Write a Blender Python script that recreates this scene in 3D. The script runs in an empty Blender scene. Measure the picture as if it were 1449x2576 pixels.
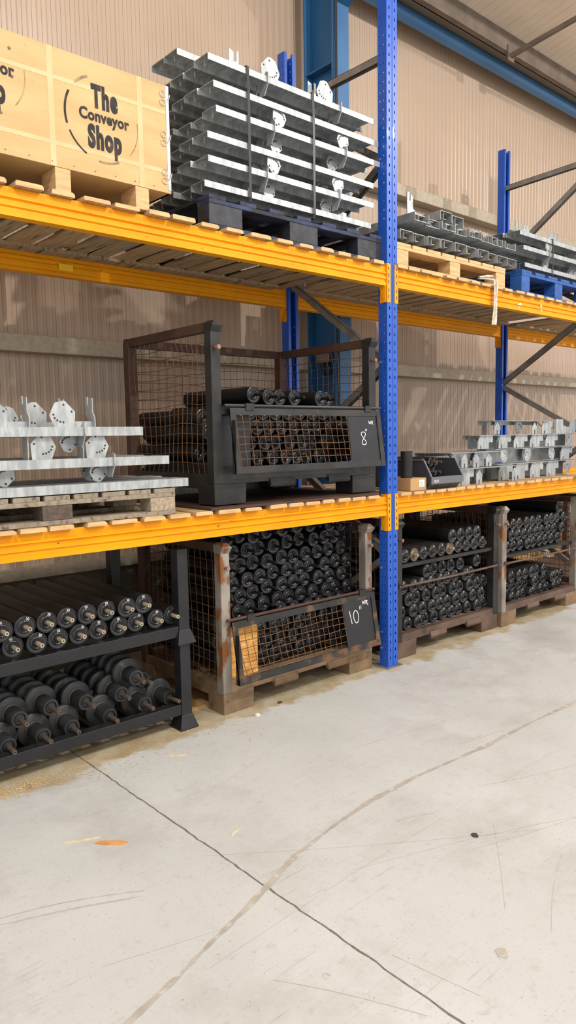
import bpy, math, random
from mathutils import Vector, Matrix
random.seed(7)
S = bpy.context.scene
COL = S.collection
PI = math.pi

# ------------------------------------------------------------------ camera
YAW, PITCH, ROLL = 0.7239, -0.1018, -0.0166
CAM = Vector((-3.3478, -2.8864, 1.42))
f_ = Vector((math.sin(YAW)*math.cos(PITCH), math.cos(YAW)*math.cos(PITCH), math.sin(PITCH)))
r_ = Vector((math.cos(YAW), -math.sin(YAW), 0)); u_ = r_.cross(f_)
r2 = r_*math.cos(ROLL)+u_*math.sin(ROLL); u2 = -r_*math.sin(ROLL)+u_*math.cos(ROLL)
cd = bpy.data.cameras.new('camera'); cam = bpy.data.objects.new('camera', cd); COL.objects.link(cam)
M = Matrix((r2, u2, -f_)).transposed().to_4x4(); M.translation = CAM
cam.matrix_world = M
cd.sensor_fit = 'VERTICAL'; cd.sensor_height = 36; cd.lens = 36*1849.8/2576; cd.clip_start = .05
S.camera = cam

# ------------------------------------------------------------------ light
S.view_settings.view_transform = 'Standard'; S.view_settings.look = 'None'
S.view_settings.gamma = 1; S.view_settings.exposure = 0.0
S.view_settings.use_curve_mapping = False
W = bpy.data.worlds.new('world'); S.world = W; W.use_nodes = True
W.node_tree.nodes['Background'].inputs[0].default_value = (1.0, .985, .965, 1)
W.node_tree.nodes['Background'].inputs[1].default_value = 1.35
def lamp(name, loc, power, size, color, target=None, spot=None):
    d = bpy.data.lights.new(name, 'AREA'); d.shape = 'DISK'; d.size = size; d.energy = power; d.color = color
    o = bpy.data.objects.new(name, d); o.location = loc; COL.objects.link(o)
    if target is not None:
        o.rotation_euler = (Vector(target)-Vector(loc)).to_track_quat('-Z', 'Y').to_euler()
    return o
WARM = (1.0, .975, .935)
lamp('high_bay_light', (-4.2, -3.6, 5.7), 130, .3, WARM, (-3.2, -.6, 0))
lamp('high_bay_light', (0.3, -4.6, 5.8), 200, .12, WARM, (.4, .2, 1.4))
lamp('high_bay_light', (5.2, -4.6, 5.8), 200, .12, WARM, (4.4, .2, 1.4))
lamp('high_bay_light', (-1.5, -9.5, 6.3), 200, .5, WARM, (-.5, .5, 2.2))

# ------------------------------------------------------------------ materials
def nn(nt, t, **k):
    n = nt.nodes.new(t)
    for a, b in k.items(): setattr(n, a, b)
    return n
def mat(name, col, rough=.5, metal=0., col2=None, scale=8., stretch=(1, 1, 1), detail=6, lo=.35, hi=.65,
        bump=0., bscale=None, spots=None, rvar=0., spec=.5, coat=0.):
    """col/col2 mixed by stretched noise; spots=(colour, scale, threshold, softness) a second layer."""
    m = bpy.data.materials.new(name); m.use_nodes = True; nt = m.node_tree
    b = nt.nodes['Principled BSDF']
    b.inputs['Base Color'].default_value = (*col, 1); b.inputs['Roughness'].default_value = rough
    b.inputs['Metallic'].default_value = metal; b.inputs['Specular IOR Level'].default_value = spec
    b.inputs['Coat Weight'].default_value = coat
    tc = nn(nt, 'ShaderNodeTexCoord'); mp = nn(nt, 'ShaderNodeMapping'); nt.links.new(tc.outputs['Object'], mp.inputs[0])
    oi = nn(nt, 'ShaderNodeObjectInfo'); ad = nn(nt, 'ShaderNodeVectorMath', operation='MULTIPLY_ADD')
    nt.links.new(oi.outputs['Random'], ad.inputs[0]); ad.inputs[1].default_value = (7.3, 11.1, 5.7)
    nt.links.new(mp.outputs[0], ad.inputs[2]); mp.inputs['Scale'].default_value = stretch
    no = nn(nt, 'ShaderNodeTexNoise'); no.inputs['Scale'].default_value = scale; no.inputs['Detail'].default_value = detail
    nt.links.new(ad.outputs[0], no.inputs['Vector'])
    last = None
    if col2 is not None:
        mr = nn(nt, 'ShaderNodeMapRange'); mr.inputs[1].default_value = lo; mr.inputs[2].default_value = hi
        nt.links.new(no.outputs[0], mr.inputs[0])
        mx = nn(nt, 'ShaderNodeMix', data_type='RGBA'); mx.inputs[6].default_value = (*col, 1); mx.inputs[7].default_value = (*col2, 1)
        nt.links.new(mr.outputs[0], mx.inputs[0]); last = mx.outputs[2]
    if spots:
        sc, ss, th, so = spots[:4]
        n2 = nn(nt, 'ShaderNodeTexNoise'); n2.inputs['Scale'].default_value = ss; n2.inputs['Detail'].default_value = 8
        nt.links.new(ad.outputs[0], n2.inputs['Vector'])
        m2 = nn(nt, 'ShaderNodeMapRange'); m2.inputs[1].default_value = th; m2.inputs[2].default_value = th+so
        nt.links.new(n2.outputs[0], m2.inputs[0])
        mx = nn(nt, 'ShaderNodeMix', data_type='RGBA'); mx.inputs[6].default_value = (*col, 1); mx.inputs[7].default_value = (*sc, 1)
        if last: nt.links.new(last, mx.inputs[6])
        nt.links.new(m2.outputs[0], mx.inputs[0]); last = mx.outputs[2]
    if last: nt.links.new(last, b.inputs['Base Color'])
    if rvar:
        mr = nn(nt, 'ShaderNodeMapRange'); mr.inputs[3].default_value = rough-rvar; mr.inputs[4].default_value = rough+rvar
        nt.links.new(no.outputs[0], mr.inputs[0]); nt.links.new(mr.outputs[0], b.inputs['Roughness'])
    if bump:
        bp = nn(nt, 'ShaderNodeBump'); bp.inputs['Strength'].default_value = bump; bp.inputs['Distance'].default_value = .002
        nb = no
        if bscale:
            nb = nn(nt, 'ShaderNodeTexNoise'); nb.inputs['Scale'].default_value = bscale; nb.inputs['Detail'].default_value = 5
            nt.links.new(ad.outputs[0], nb.inputs['Vector'])
        nt.links.new(nb.outputs[0], bp.inputs['Height']); nt.links.new(bp.outputs[0], b.inputs['Normal'])
    return m
X = {}
X['blue'] = mat('blue_rack_paint', (.010, .075, .42), .38, 0, (.013, .09, .48), 3, spots=((.15, .2, .4), 30, .72, .05), coat=.1)
X['navy'] = mat('blue_column_paint', (.018, .10, .24), .45, 0, (.025, .13, .29), 3)
X['yellow'] = mat('yellow_beam_paint', (.83, .335, .002), .5, 0, (.76, .285, .002), 5, (1, 1, 3), spots=((.16, .08, .02), 26, .70, .03), spec=.22)
X['tag'] = mat('yellow_sticker', (.95, .55, .02), .5)
X['zinc'] = mat('galvanised_steel', (.47, .49, .495), .45, .6, (.34, .36, .37), 24, (1, 1, 1), lo=.35, hi=.62, rvar=.1, bump=.15)
X['zinc2'] = mat('streaked_galvanised_steel', (.50, .515, .515), .45, .55, (.33, .35, .355), 16, (2.6, 1, .6), lo=.36, hi=.6, rvar=.12)
X['brace'] = mat('grey_galvanised_brace', (.30, .28, .25), .5, .5, (.22, .2, .18), 12)
X['girt'] = mat('galvanised_wall_rail', (.46, .39, .29), .6, .1, (.38, .32, .24), 30)
X['pine'] = mat('pale_pine', (.66, .43, .21), .7, 0, (.52, .31, .14), 9, (1, 1, 9), spots=((.25, .13, .05), 7, .70, .05), bump=.3)
X['slat'] = mat('pine_slat', (.56, .38, .20), .75, 0, (.42, .27, .13), 7, (9, .8, 6), spots=((.20, .12, .06), 9, .66, .08), bump=.3)
X['slatb'] = mat('greyed_pine_slat', (.42, .30, .17), .8, 0, (.29, .20, .115), 7, (9, .8, 6), spots=((.10, .065, .04), 6, .58, .1), bump=.3)
X['slatd'] = mat('dirty_pine_slat', (.50, .33, .17), .8, 0, (.33, .215, .11), 7, (9, .8, 6), spots=((.09, .06, .035), 6, .62, .1), bump=.3)
X['oldwood'] = mat('weathered_grey_wood', (.30, .25, .18), .85, 0, (.20, .16, .115), 8, (6, 1, 5), spots=((.08, .06, .04), 8, .6, .1), bump=.5)
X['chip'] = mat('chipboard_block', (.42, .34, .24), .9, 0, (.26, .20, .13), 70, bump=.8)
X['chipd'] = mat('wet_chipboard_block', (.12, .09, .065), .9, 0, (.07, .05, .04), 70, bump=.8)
X['ply'] = mat('plywood_face', (.58, .375, .165), .6, 0, (.49, .30, .115), 4, (1, 1, 4), lo=.3, hi=.7, spots=((.36, .17, .05), 15, .69, .06), detail=12)
X['batten'] = mat('rubbed_plywood_band', (.64, .45, .235), .6, 0, (.56, .38, .18), 6)
X['darkblue'] = mat('dirty_dark_blue_paint', (.035, .05, .13), .7, 0, (.012, .014, .022), 7, lo=.35, hi=.6, spots=((.006, .006, .008), 9, .55, .1), bump=.5)
X['tar'] = mat('tarred_chip_block', (.03, .033, .045), .55, 0, (.012, .012, .014), 20, spots=((.13, .15, .2), 60, .72, .05), bump=1)
X['pblue'] = mat('bright_blue_pallet_paint', (.018, .10, .36), .6, 0, (.012, .065, .25), 8, (3, 1, 3), spots=((.20, .18, .14), 14, .70, .04), bump=.4)
X['black'] = mat('black_steel_paint', (.010, .010, .012), .36, .1, (.016, .016, .019), 10, spots=((.07, .065, .06), 20, .72, .05))
X['cage'] = mat('grimy_black_steel', (.017, .0165, .016), .42, .3, (.035, .033, .032), 8, spots=((.07, .035, .018), 11, .66, .08), rvar=.1)
X['rust'] = mat('rusty_steel', (.10, .045, .02), .75, .2, (.16, .075, .03), 12, spots=((.045, .03, .025), 9, .55, .1), bump=.4)
X['rustd'] = mat('dark_rusty_steel', (.055, .026, .018), .7, .2, (.085, .04, .024), 12, spots=((.16, .10, .07), 10, .70, .05), bump=.3)
X['rustpaint'] = mat('rust_streaked_pale_paint', (.30, .27, .23), .65, .1, (.13, .10, .08), 6, (1, 1, .5), spots=((.20, .075, .02), 14, .55, .08), bump=.3)
X['rustbrown'] = mat('brown_rusty_foot', (.17, .11, .065), .75, .1, (.26, .17, .09), 9, spots=((.16, .055, .015), 12, .62, .06), bump=.4)
X['gate'] = mat('rust_edged_black_steel', (.017, .017, .017), .4, .3, (.032, .031, .03), 7, spots=((.15, .075, .035), 7, .54, .1), rvar=.08)
X['redrust'] = mat('brown_primer_steel', (.10, .06, .045), .55, .3, (.16, .10, .075), 9, spots=((.06, .045, .04), 10, .6, .1))
X['wire'] = mat('rusty_wire', (.12, .058, .028), .7, .3, (.19, .09, .035), 12)
X['wired'] = mat('dark_wire', (.05, .045, .042), .6, .4, (.13, .07, .035), 9)
X['roll'] = mat('black_roller_tube', (.006, .006, .007), .5, 0, (.010, .010, .011), 6, spec=.2)
X['rollg'] = mat('dusty_black_roller_tube', (.020, .019, .018), .5, .1, (.032, .030, .028), 6, spec=.3)
X['cap'] = mat('black_end_cap', (.020, .020, .022), .24, .1, (.030, .030, .033), 15)
X['capr'] = mat('brown_end_cap', (.12, .09, .06), .4, .3, (.20, .15, .10), 15)
X['shaft'] = mat('black_shaft', (.015, .015, .016), .4, .3)
X['steel'] = mat('bright_steel_shaft', (.55, .48, .33), .35, .4, (.42, .35, .23), 20)
X['shaftg'] = mat('dull_steel_shaft', (.09, .07, .055), .45, .4, (.14, .10, .075), 20)
X['disc'] = mat('grey_black_rubber', (.018, .018, .019), .45, 0, (.034, .034, .035), 14, spots=((.09, .085, .08), 24, .66, .1), bump=.2)
X['chalk'] = mat('white_paint_marker', (.85, .85, .85), .8)
X['ink'] = mat('black_stencil_paint', (.018, .016, .018), .8, 0, (.09, .06, .04), 30, lo=.5, hi=.85)
X['inkf'] = mat('faded_stencil_paint', (.16, .11, .07), .8, 0, (.45, .30, .15), 20)
X['strap'] = mat('black_strapping', (.012, .012, .014), .35)
X['bin'] = mat('grey_plastic_bin', (.045, .045, .055), .42, 0, (.055, .055, .066), 6)
X['binl'] = mat('light_grey_bin_rim', (.12, .12, .135), .42)
X['card'] = mat('cardboard', (.48, .29, .13), .8, 0, (.42, .25, .11), 5)
X['paper'] = mat('white_paper', (.75, .73, .68), .7)
X['print'] = mat('grey_print', (.25, .25, .25), .7)
X['film'] = mat('crumpled_clear_film', (.62, .54, .44), .3, 0, (.40, .33, .25), 40, bump=.6, coat=.4)
X['foam'] = mat('ochre_foam', (.72, .38, .10), .85, 0, (.55, .24, .045), 16, (1, 1, 4), spots=((.85, .62, .32), 12, .58, .06), bump=.8)
X['block'] = mat('grey_concrete_block', (.12, .10, .072), .9, 0, (.085, .072, .052), 9, bump=.5)
X['mortar'] = mat('mortar', (.10, .085, .065), .95)
X['roofm'] = mat('cream_roof_lining', (.80, .66, .52), .6, 0, (.74, .60, .46), 4)
X['roofd'] = mat('brown_eaves_steel', (.17, .125, .095), .6, .1, (.11, .085, .065), 7)
X['roofl'] = mat('grey_brown_eaves_flashing', (.33, .27, .21), .6, .1)
X['bluetube'] = mat('blue_tube_paint', (.035, .15, .34), .4, 0, (.045, .17, .36), 3)
X['cable'] = mat('black_cable', (.015, .013, .012), .5)
X['white'] = mat('white_plastic', (.72, .72, .70), .5)
X['ochre'] = mat('ochre_board', (.48, .29, .07), .7, 0, (.38, .22, .05), 5)
X['bolt'] = mat('zinc_bolt', (.55, .53, .48), .35, .8)
X['copper'] = mat('copper_coloured_pin', (.36, .19, .13), .45, .4, (.2, .11, .08), 20)
X['sawdust'] = mat('sawdust', (.80, .62, .34), .9, 0, (.66, .46, .2), 40)
X['splinter'] = mat('orange_wood_splinter', (.72, .36, .12), .7, 0, (.5, .22, .06), 20)
X['dirt'] = mat('dark_grit_and_hole_shade', (.05, .045, .04), .9)  # grit, and the painted shade of punched holes and slots

# beige wall sheeting
X['wall'] = mat('beige_wall_sheet', (.455, .335, .245), .3, 0, (.43, .315, .23), 2, spots=((.41, .305, .225), 3, .6, .2))

# floor
def floor_mat():
    m = bpy.data.materials.new('worn_painted_concrete'); m.use_nodes = True; nt = m.node_tree; b = nt.nodes['Principled BSDF']
    L = nt.links.new
    tc = nn(nt, 'ShaderNodeTexCoord'); P = tc.outputs['Object']
    def noise(scale, st=(1, 1, 1), rot=0., det=8, rough=.6):
        mp = nn(nt, 'ShaderNodeMapping'); mp.inputs['Scale'].default_value = st; mp.inputs['Rotation'].default_value = (0, 0, rot); L(P, mp.inputs[0])
        n = nn(nt, 'ShaderNodeTexNoise'); n.inputs['Scale'].default_value = scale; n.inputs['Detail'].default_value = det
        n.inputs['Roughness'].default_value = rough; L(mp.outputs[0], n.inputs['Vector']); return n.outputs[0]
    def ramp(v, a, c, o0=0., o1=1.):
        r = nn(nt, 'ShaderNodeMapRange'); r.inputs[1].default_value = a; r.inputs[2].default_value = c
        r.inputs[3].default_value = o0; r.inputs[4].default_value = o1; L(v, r.inputs[0]); return r.outputs[0]
    def mix(fac, a, c):
        x = nn(nt, 'ShaderNodeMix', data_type='RGBA'); L(fac, x.inputs[0])
        for s, v in ((6, a), (7, c)):
            if isinstance(v, tuple): x.inputs[s].default_value = (*v, 1)
            else: L(v, x.inputs[s])
        return x.outputs[2]
    def mul(a, c):
        x = nn(nt, 'ShaderNodeMath', operation='MULTIPLY')
        L(a, x.inputs[0])
        if isinstance(c, float): x.inputs[1].default_value = c
        else: L(c, x.inputs[1])
        return x.outputs[0]
    c = mix(ramp(noise(1.3), .35, .65), (.50, .51, .50), (.56, .57, .565))
    c = mix(ramp(noise(1.1, det=12, rough=.7), .50, .68, 0, .65), c, (.36, .34, .325))
    c = mix(ramp(noise(.9, (1, 3.2, 1), .45, 10, .7), .56, .72, 0, .5), c, (.38, .36, .34))
    c = mix(ramp(noise(22, det=8, rough=.7), .56, .68, 0, .35), c, (.34, .32, .30))
    c = mix(ramp(noise(95, det=3), .60, .68, 0, .35), c, (.30, .28, .26))
    # fine scratches in several directions, broken up by patches
    for ang, sc, th, sd, amt in ((.55, 3.5, .655, 30, .45), (-.35, 2.8, .665, 26, .4), (1.05, 3.0, .66, 34, .4), (.2, 5.5, .67, 22, .4)):
        s = ramp(noise(sc, (1, sd, 1), ang, 3, .5), th, th+.035)
        c = mix(mul(mul(s, ramp(noise(1.7+ang), .47, .60)), amt), c, (.30, .275, .25))
    # bare tan concrete under the rack: boundary wavers about y = -0.06
    sp = nn(nt, 'ShaderNodeSeparateXYZ'); L(P, sp.inputs[0])
    ad = nn(nt, 'ShaderNodeMath', operation='ADD'); L(sp.outputs[1], ad.inputs[0]); L(ramp(noise(4.5, det=8), .3, .7, -.09, .09), ad.inputs[1])
    tan = mix(ramp(noise(7), .4, .62), (.36, .28, .16), (.46, .40, .29))
    c = mix(ramp(ad.outputs[0], -.04, .01), c, tan)
    # tiny dark specks
    vo = nn(nt, 'ShaderNodeTexVoronoi'); vo.inputs['Scale'].default_value = 26; L(P, vo.inputs['Vector'])
    c = mix(ramp(vo.outputs['Distance'], .035, .055, .75, 0), c, (.12, .10, .09))
    L(c, b.inputs['Base Color'])
    L(ramp(noise(2.5), .3, .7, .42, .62), b.inputs['Roughness'])
    bp = nn(nt, 'ShaderNodeBump'); bp.inputs['Strength'].default_value = .15; bp.inputs['Distance'].default_value = .002
    L(noise(30), bp.inputs['Height']); L(bp.outputs[0], b.inputs['Normal'])
    return m
X['floor'] = floor_mat()
X['residue'] = mat('worn_line_residue', (.36, .325, .275), .6, 0, (.46, .43, .38), 14, spots=((.52, .50, .46), 22, .56, .06))

# ------------------------------------------------------------------ mesh helpers
class MB:
    def __init__(s): s.v = []; s.f = []; s.m = []; s.smooth = []
    def add(s, vs, fs, smooth=False, mi=0):
        o = len(s.v); s.v += [tuple(v) for v in vs]
        for f in fs: s.f.append(tuple(i+o for i in f)); s.m.append(mi); s.smooth.append(smooth)
        return s
    def box(s, x0, x1, y0, y1, z0, z1, mi=0):
        return s.add([(x0, y0, z0), (x1, y0, z0), (x1, y1, z0), (x0, y1, z0), (x0, y0, z1), (x1, y0, z1), (x1, y1, z1), (x0, y1, z1)],
                     [(0, 3, 2, 1), (4, 5, 6, 7), (0, 1, 5, 4), (1, 2, 6, 5), (2, 3, 7, 6), (3, 0, 4, 7)], mi=mi)
    def rbox(s, c, size, rot, mi=0):
        hx, hy, hz = [a/2 for a in size]; o = len(s.v); s.box(-hx, hx, -hy, hy, -hz, hz, mi)
        for i in range(o, len(s.v)): s.v[i] = tuple(rot @ Vector(s.v[i]) + Vector(c))
        return s
    def bar(s, p, q, w, h, up=(0, 0, 1)):
        """square bar from p to q"""
        p = Vector(p); q = Vector(q); d = (q-p); L = d.length; d.normalize(); a = Vector(up).cross(d)
        if a.length < 1e-4: a = Vector((1, 0, 0)).cross(d)
        a.normalize(); b = d.cross(a)
        vs = [p+a*sx*w/2+b*sy*h/2+d*t for t in (0, L) for sx, sy in ((-1, -1), (1, -1), (1, 1), (-1, 1))]
        return s.add(vs, [(3, 2, 1, 0), (4, 5, 6, 7), (0, 1, 5, 4), (1, 2, 6, 5), (2, 3, 7, 6), (3, 0, 4, 7)])
    def tube(s, pts, r, n=8, cap=True):
        pts = [Vector(p) for p in pts]; vs = []; fs = []; prev = None
        for i, p in enumerate(pts):
            t = (pts[min(i+1, len(pts)-1)]-pts[max(i-1, 0)]).normalized()
            a = prev if prev is not None else (Vector((0, 0, 1)) if abs(t.z) < .9 else Vector((1, 0, 0)))
            a = (a - t*a.dot(t)).normalized(); prev = a; b = t.cross(a)
            rr = r[i] if isinstance(r, (list, tuple)) else r
            for k in range(n): vs.append(p+a*rr*math.cos(2*PI*k/n)+b*rr*math.sin(2*PI*k/n))
        for i in range(len(pts)-1):
            for k in range(n): fs.append((i*n+k, i*n+(k+1) % n, (i+1)*n+(k+1) % n, (i+1)*n+k))
        s.add(vs, fs, True)
        if cap: s.add(vs[:n], [tuple(range(n))[::-1]]); s.add(vs[-n:], [tuple(range(n))])
        return s
    def lathe(s, prof, axis='y', c=(0, 0, 0), n=24, smooth=True):
        """prof: (radius, along); closed ends where radius 0"""
        vs = []; fs = []
        for r, t in prof:
            for k in range(n):
                a, b = r*math.cos(2*PI*k/n), r*math.sin(2*PI*k/n)
                v = {'y': (a, t, b), 'x': (t, a, b), 'z': (a, b, t)}[axis]
                vs.append((v[0]+c[0], v[1]+c[1], v[2]+c[2]))
        for i in range(len(prof)-1):
            for k in range(n): fs.append((i*n+k, i*n+(k+1) % n, (i+1)*n+(k+1) % n, (i+1)*n+k))
        return s.add(vs, fs, smooth)
    def prism(s, pts, axis, a, b):
        """polygon (u,v) extruded along axis from a to b; axis x:(y,z) y:(x,z) z:(x,y)"""
        n = len(pts)
        def P(u, v, t): return {'x': (t, u, v), 'y': (u, t, v), 'z': (u, v, t)}[axis]
        vs = [P(u, v, a) for u, v in pts]+[P(u, v, b) for u, v in pts]
        return s.add(vs, [tuple(range(n))[::-1], tuple(range(n, 2*n))]+[(i, (i+1) % n, n+(i+1) % n, n+i) for i in range(n)])
    def strip(s, path, axis, a, b, t):
        """open sheet-metal section: polyline (u,v) of thickness t extruded along axis"""
        P = [Vector((u, v)) for u, v in path]; L = []; R = []
        for i, p in enumerate(P):
            d1 = (P[i]-P[i-1]).normalized() if i else None; d2 = (P[i+1]-P[i]).normalized() if i < len(P)-1 else None
            if d1 is None: d1 = d2
            if d2 is None: d2 = d1
            n = Vector((-(d1.y+d2.y), d1.x+d2.x)); n.normalize(); k = 1/max(.4, n.dot(Vector((-d1.y, d1.x))))
            L.append(p+n*t/2*k); R.append(p-n*t/2*k)
        return s.prism([(q.x, q.y) for q in L+R[::-1]], axis, a, b)
    def build(s, name, m, parent=None, label=None, bevel=0.):
        me = bpy.data.meshes.new(name)
        off = Vector(parent.get('_o', (0, 0, 0))) if parent is not None else Vector((0, 0, 0))
        me.from_pydata([tuple(Vector(v)-off) for v in s.v], [], s.f)
        mats = m if isinstance(m, (list, tuple)) else [m]
        for x in mats: me.materials.append(X[x] if isinstance(x, str) else x)
        for p, i, sm in zip(me.polygons, s.m, s.smooth): p.material_index = i; p.use_smooth = sm
        if any(s.smooth): me.set_sharp_from_angle(angle=math.radians(38))
        me.update()
        o = bpy.data.objects.new(name, me); COL.objects.link(o)
        if parent is not None:
            o.parent = parent
            if '_o' in parent.keys(): o['_o'] = parent['_o']
        if label: o['label'] = label
        if bevel:
            b = o.modifiers.new('bevel', 'BEVEL'); b.width = bevel; b.segments = 2; b.limit_method = 'ANGLE'
        return o
def child_origin(o, par): return o
def tag(o, label, cat, group=None):
    o['label'] = label; o['category'] = cat
    if group: o['group'] = group
    return o
def thing(name, label, cat, loc, group=None):
    o = bpy.data.objects.new(name, None); COL.objects.link(o); o.location = loc; o['_o'] = tuple(loc)
    o.empty_display_size = .05
    return tag(o, label, cat, group)
def dup(root, loc, label, group=None, rot=None):
    def cp(o, par):
        c = o.copy(); COL.objects.link(c)
        if par is not None: c.parent = par
        for ch in o.children: cp(ch, c)
        return c
    c = cp(root, None); c.location = loc; c['_o'] = tuple(loc)
    if rot is not None: c.rotation_euler = rot
    c['label'] = label
    if group: c['group'] = group
    elif 'group' in c.keys(): del c['group']
    return c
def struct(name, mb, m, **k):
    o = mb.build(name, m, **k); o['kind'] = 'structure'; return o
ORD = ['first', 'second', 'third', 'fourth', 'fifth', 'sixth', 'seventh', 'eighth', 'ninth', 'tenth', 'eleventh', 'twelfth',
       'thirteenth', 'fourteenth', 'fifteenth', 'sixteenth', 'seventeenth', 'eighteenth', 'nineteenth', 'twentieth',
       'twenty-first', 'twenty-second', 'twenty-third', 'twenty-fourth']
def text_mesh(txt, h, mirror=False, width=1., bold=0., thick=.0006):
    """flat lettering mesh, baseline origin, in the x-z plane facing -y"""
    c = bpy.data.curves.new('lettering', 'FONT'); c.body = txt; c.size = h; c.extrude = thick/2; c.offset = bold; c.resolution_u = 4; c.space_character = 1.0+(bold > .005)*.16+(.0015 < bold < .005)*.05
    o = bpy.data.objects.new('lettering', c); COL.objects.link(o)
    bpy.context.view_layer.update()
    me = bpy.data.meshes.new_from_object(o.evaluated_get(bpy.context.evaluated_depsgraph_get()))
    bpy.data.objects.remove(o)
    for v in me.vertices: v.co = Vector((v.co.x*width, -v.co.z, v.co.y))
    return me
def put_text(name, txt, h, loc, m, parent, width=1., bold=0., rot=0., tilt=0.):
    me = text_mesh(txt, h, width=width, bold=bold); me.materials.append(X[m])
    xs = [v.co.x for v in me.vertices]; cx = (min(xs)+max(xs))/2; R = Matrix.Rotation(rot, 3, 'Y') ; T = Matrix.Rotation(tilt, 3, 'X')
    for v in me.vertices: v.co = T @ (R @ (v.co-Vector((cx, 0, 0))))
    o = bpy.data.objects.new(name, me); COL.objects.link(o); o.parent = parent
    o.location = Vector(loc)-Vector(parent.get('_o', (0, 0, 0)))
    return o
def stroke(mb, pts, w, y, tilt=None):
    """flat pen stroke (one continuous mitred ribbon) in the x-z plane"""
    yy = (lambda z: y) if tilt is None else tilt
    P = [Vector(p) for p in pts]; n = len(P); closed = (P[0]-P[-1]).length < 1e-5
    L = []
    for i, p in enumerate(P):
        a = P[i-1] if i else (P[-2] if closed else None); b = P[i+1] if i < n-1 else (P[1] if closed else None)
        d1 = (p-a).normalized() if a is not None else (b-p).normalized(); d2 = (b-p).normalized() if b is not None else d1
        v = Vector((-(d1.y+d2.y), d1.x+d2.x))
        v = v.normalized() if v.length > 1e-5 else Vector((-d1.y, d1.x))
        k = 1/max(.5, v.dot(Vector((-d1.y, d1.x)))); q1, q2 = p+v*w/2*k, p-v*w/2*k
        L.append(((q1.x, yy(q1.y)-.0002, q1.y), (q2.x, yy(q2.y)-.0002, q2.y)))
    vs = [q for l in L for q in l]
    mb.add(vs, [(2*i, 2*i+1, 2*i+3, 2*i+2) for i in range(n-1)])

# ------------------------------------------------------------------ the setting
fl = struct('floor', MB().box(-9, 14, -14, 1.47, -.2, 0), 'floor')
# saw-cut joint, the worn curved line and long scratches lie in the floor surface
mb = MB(); y = 1.3; x = -1.955
pts = []
while y > -14:
    pts.append((x+random.uniform(-.003, .003), y)); y -= .03
for (a, b), (c, d) in zip(pts, pts[1:]):
    w = .0023+random.uniform(0, .0016)
    mb.add([(a-w, b, .0006), (a+w, b, .0006), (c+w, d, .0006), (c-w, d, .0006)], [(3, 2, 1, 0)])
mb.build('floor_joint', mat('joint_grime', (.13, .11, .095), .9, 0, (.20, .17, .15), 60), fl)
wl = [(3.2, -1.09), (1.6, -1.075), (.28, -1.061), (-.166, -1.046), (-.526, -1.052), (-1.024, -1.024), (-1.306, -1.033), (-1.513, -1.06), (-1.778, -1.113),
      (-1.915, -1.165), (-2.068, -1.219), (-2.241, -1.272), (-2.375, -1.318), (-2.558, -1.368), (-3.3, -1.58)]
mb = MB(); prev = None
for (a, b), (c, d) in zip(wl, wl[1:]):
    n = max(2, int(math.hypot(c-a, d-b)/.02))
    for k in range(n):
        t = k/n; px, py = a+(c-a)*t, b+(d-b)*t; w = .010+random.uniform(-.004, .003)+.003*math.sin(px*9)
        cur = ((px, py+w, .0009), (px, py-w, .0009))
        if prev: mb.add([prev[0], prev[1], cur[1], cur[0]], [(0, 3, 2, 1)])
        prev = cur
mb.build('worn_line', 'residue', fl)
mb = MB()
for a, b, c, d, w in ((-2.65, -.75, -2.25, -.93, .0022), (-2.66, -.78, -2.27, -.95, .0013), (-2.62, -.80, -2.3, -.94, .001), (-1.75, -.55, -1.1, -.35, .0007),
                      (-.9, -1.25, -.35, -1.45, .0012), (-.8, -1.3, -.3, -1.3, .0008), (-.5, -1.7, -1.3, -1.5, .0008), (-1.1, -1.45, -1.5, -1.75, .0007),
                      (-2.2, -1.5, -2.0, -1.85, .0012), (-1.5, -1.9, -1.1, -1.72, .001), (-1.0, -.65, -.2, -.8, .0007), (-.2, -.25, 1.1, -.42, .0007),
                      (-1.9, -1.65, -1.85, -1.9, .001), (-2.5, -1.15, -2.12, -1.26, .0007), (-1.35, -1.2, -1.2, -1.26, .0016), (-.62, -.95, -.35, -1.0, .001),
                      (-2.3, -1.35, -1.0, -1.3, .0006), (-1.7, -1.3, -.6, -1.75, .0005), (-2.0, -.9, -1.0, -1.6, .0005)):
    n = 8; bow = random.uniform(-.03, .03); P = []
    for k in range(n+1):
        t = k/n; P.append((a+(c-a)*t, b+(d-b)*t+bow*math.sin(PI*t)))
    for k in range(n):
        (px, py), (qx, qy) = P[k], P[k+1]; L = math.hypot(qx-px, qy-py); nx, ny = -(qy-py)/L*w, (qx-px)/L*w
        mb.add([(px+nx, py+ny, .0005), (px-nx, py-ny, .0005), (qx-nx, qy-ny, .0005), (qx+nx, qy+ny, .0005)], [(0, 1, 2, 3)])
mb.build('floor_scratch', mat('floor_scratch', (.40, .37, .33), .6, 0, (.52, .49, .46), 25), fl)

# ribbed wall sheeting: real 3 mm grooves every 60 mm, wider joint each metre
WY = 1.47
prof = []; x = -7.0; i = 0
while x < 14:
    g = .0045 if i % 17 == 0 else .0011
    prof += [(x, WY), (x+g, WY+.004), (x+2*g, WY), (x+.027, WY), (x+.029, WY-.001), (x+.0325, WY-.004), (x+.034, WY-.0042), (x+.037, WY)]
    x += .06; i += 1
mb = MB(); n = len(prof)
vs = [(a, b, .66) for a, b in prof]+[(a, b, 5.03) for a, b in prof]
mb.add(vs, [(k, k+1, n+k+1, n+k) for k in range(n-1)])
mb.add([(-7, WY+.05, .66), (14, WY+.05, .66), (14, WY+.05, 5.03), (-7, WY+.05, 5.03)], [(0, 1, 2, 3)])
struct('wall_back', mb, 'wall')
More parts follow.
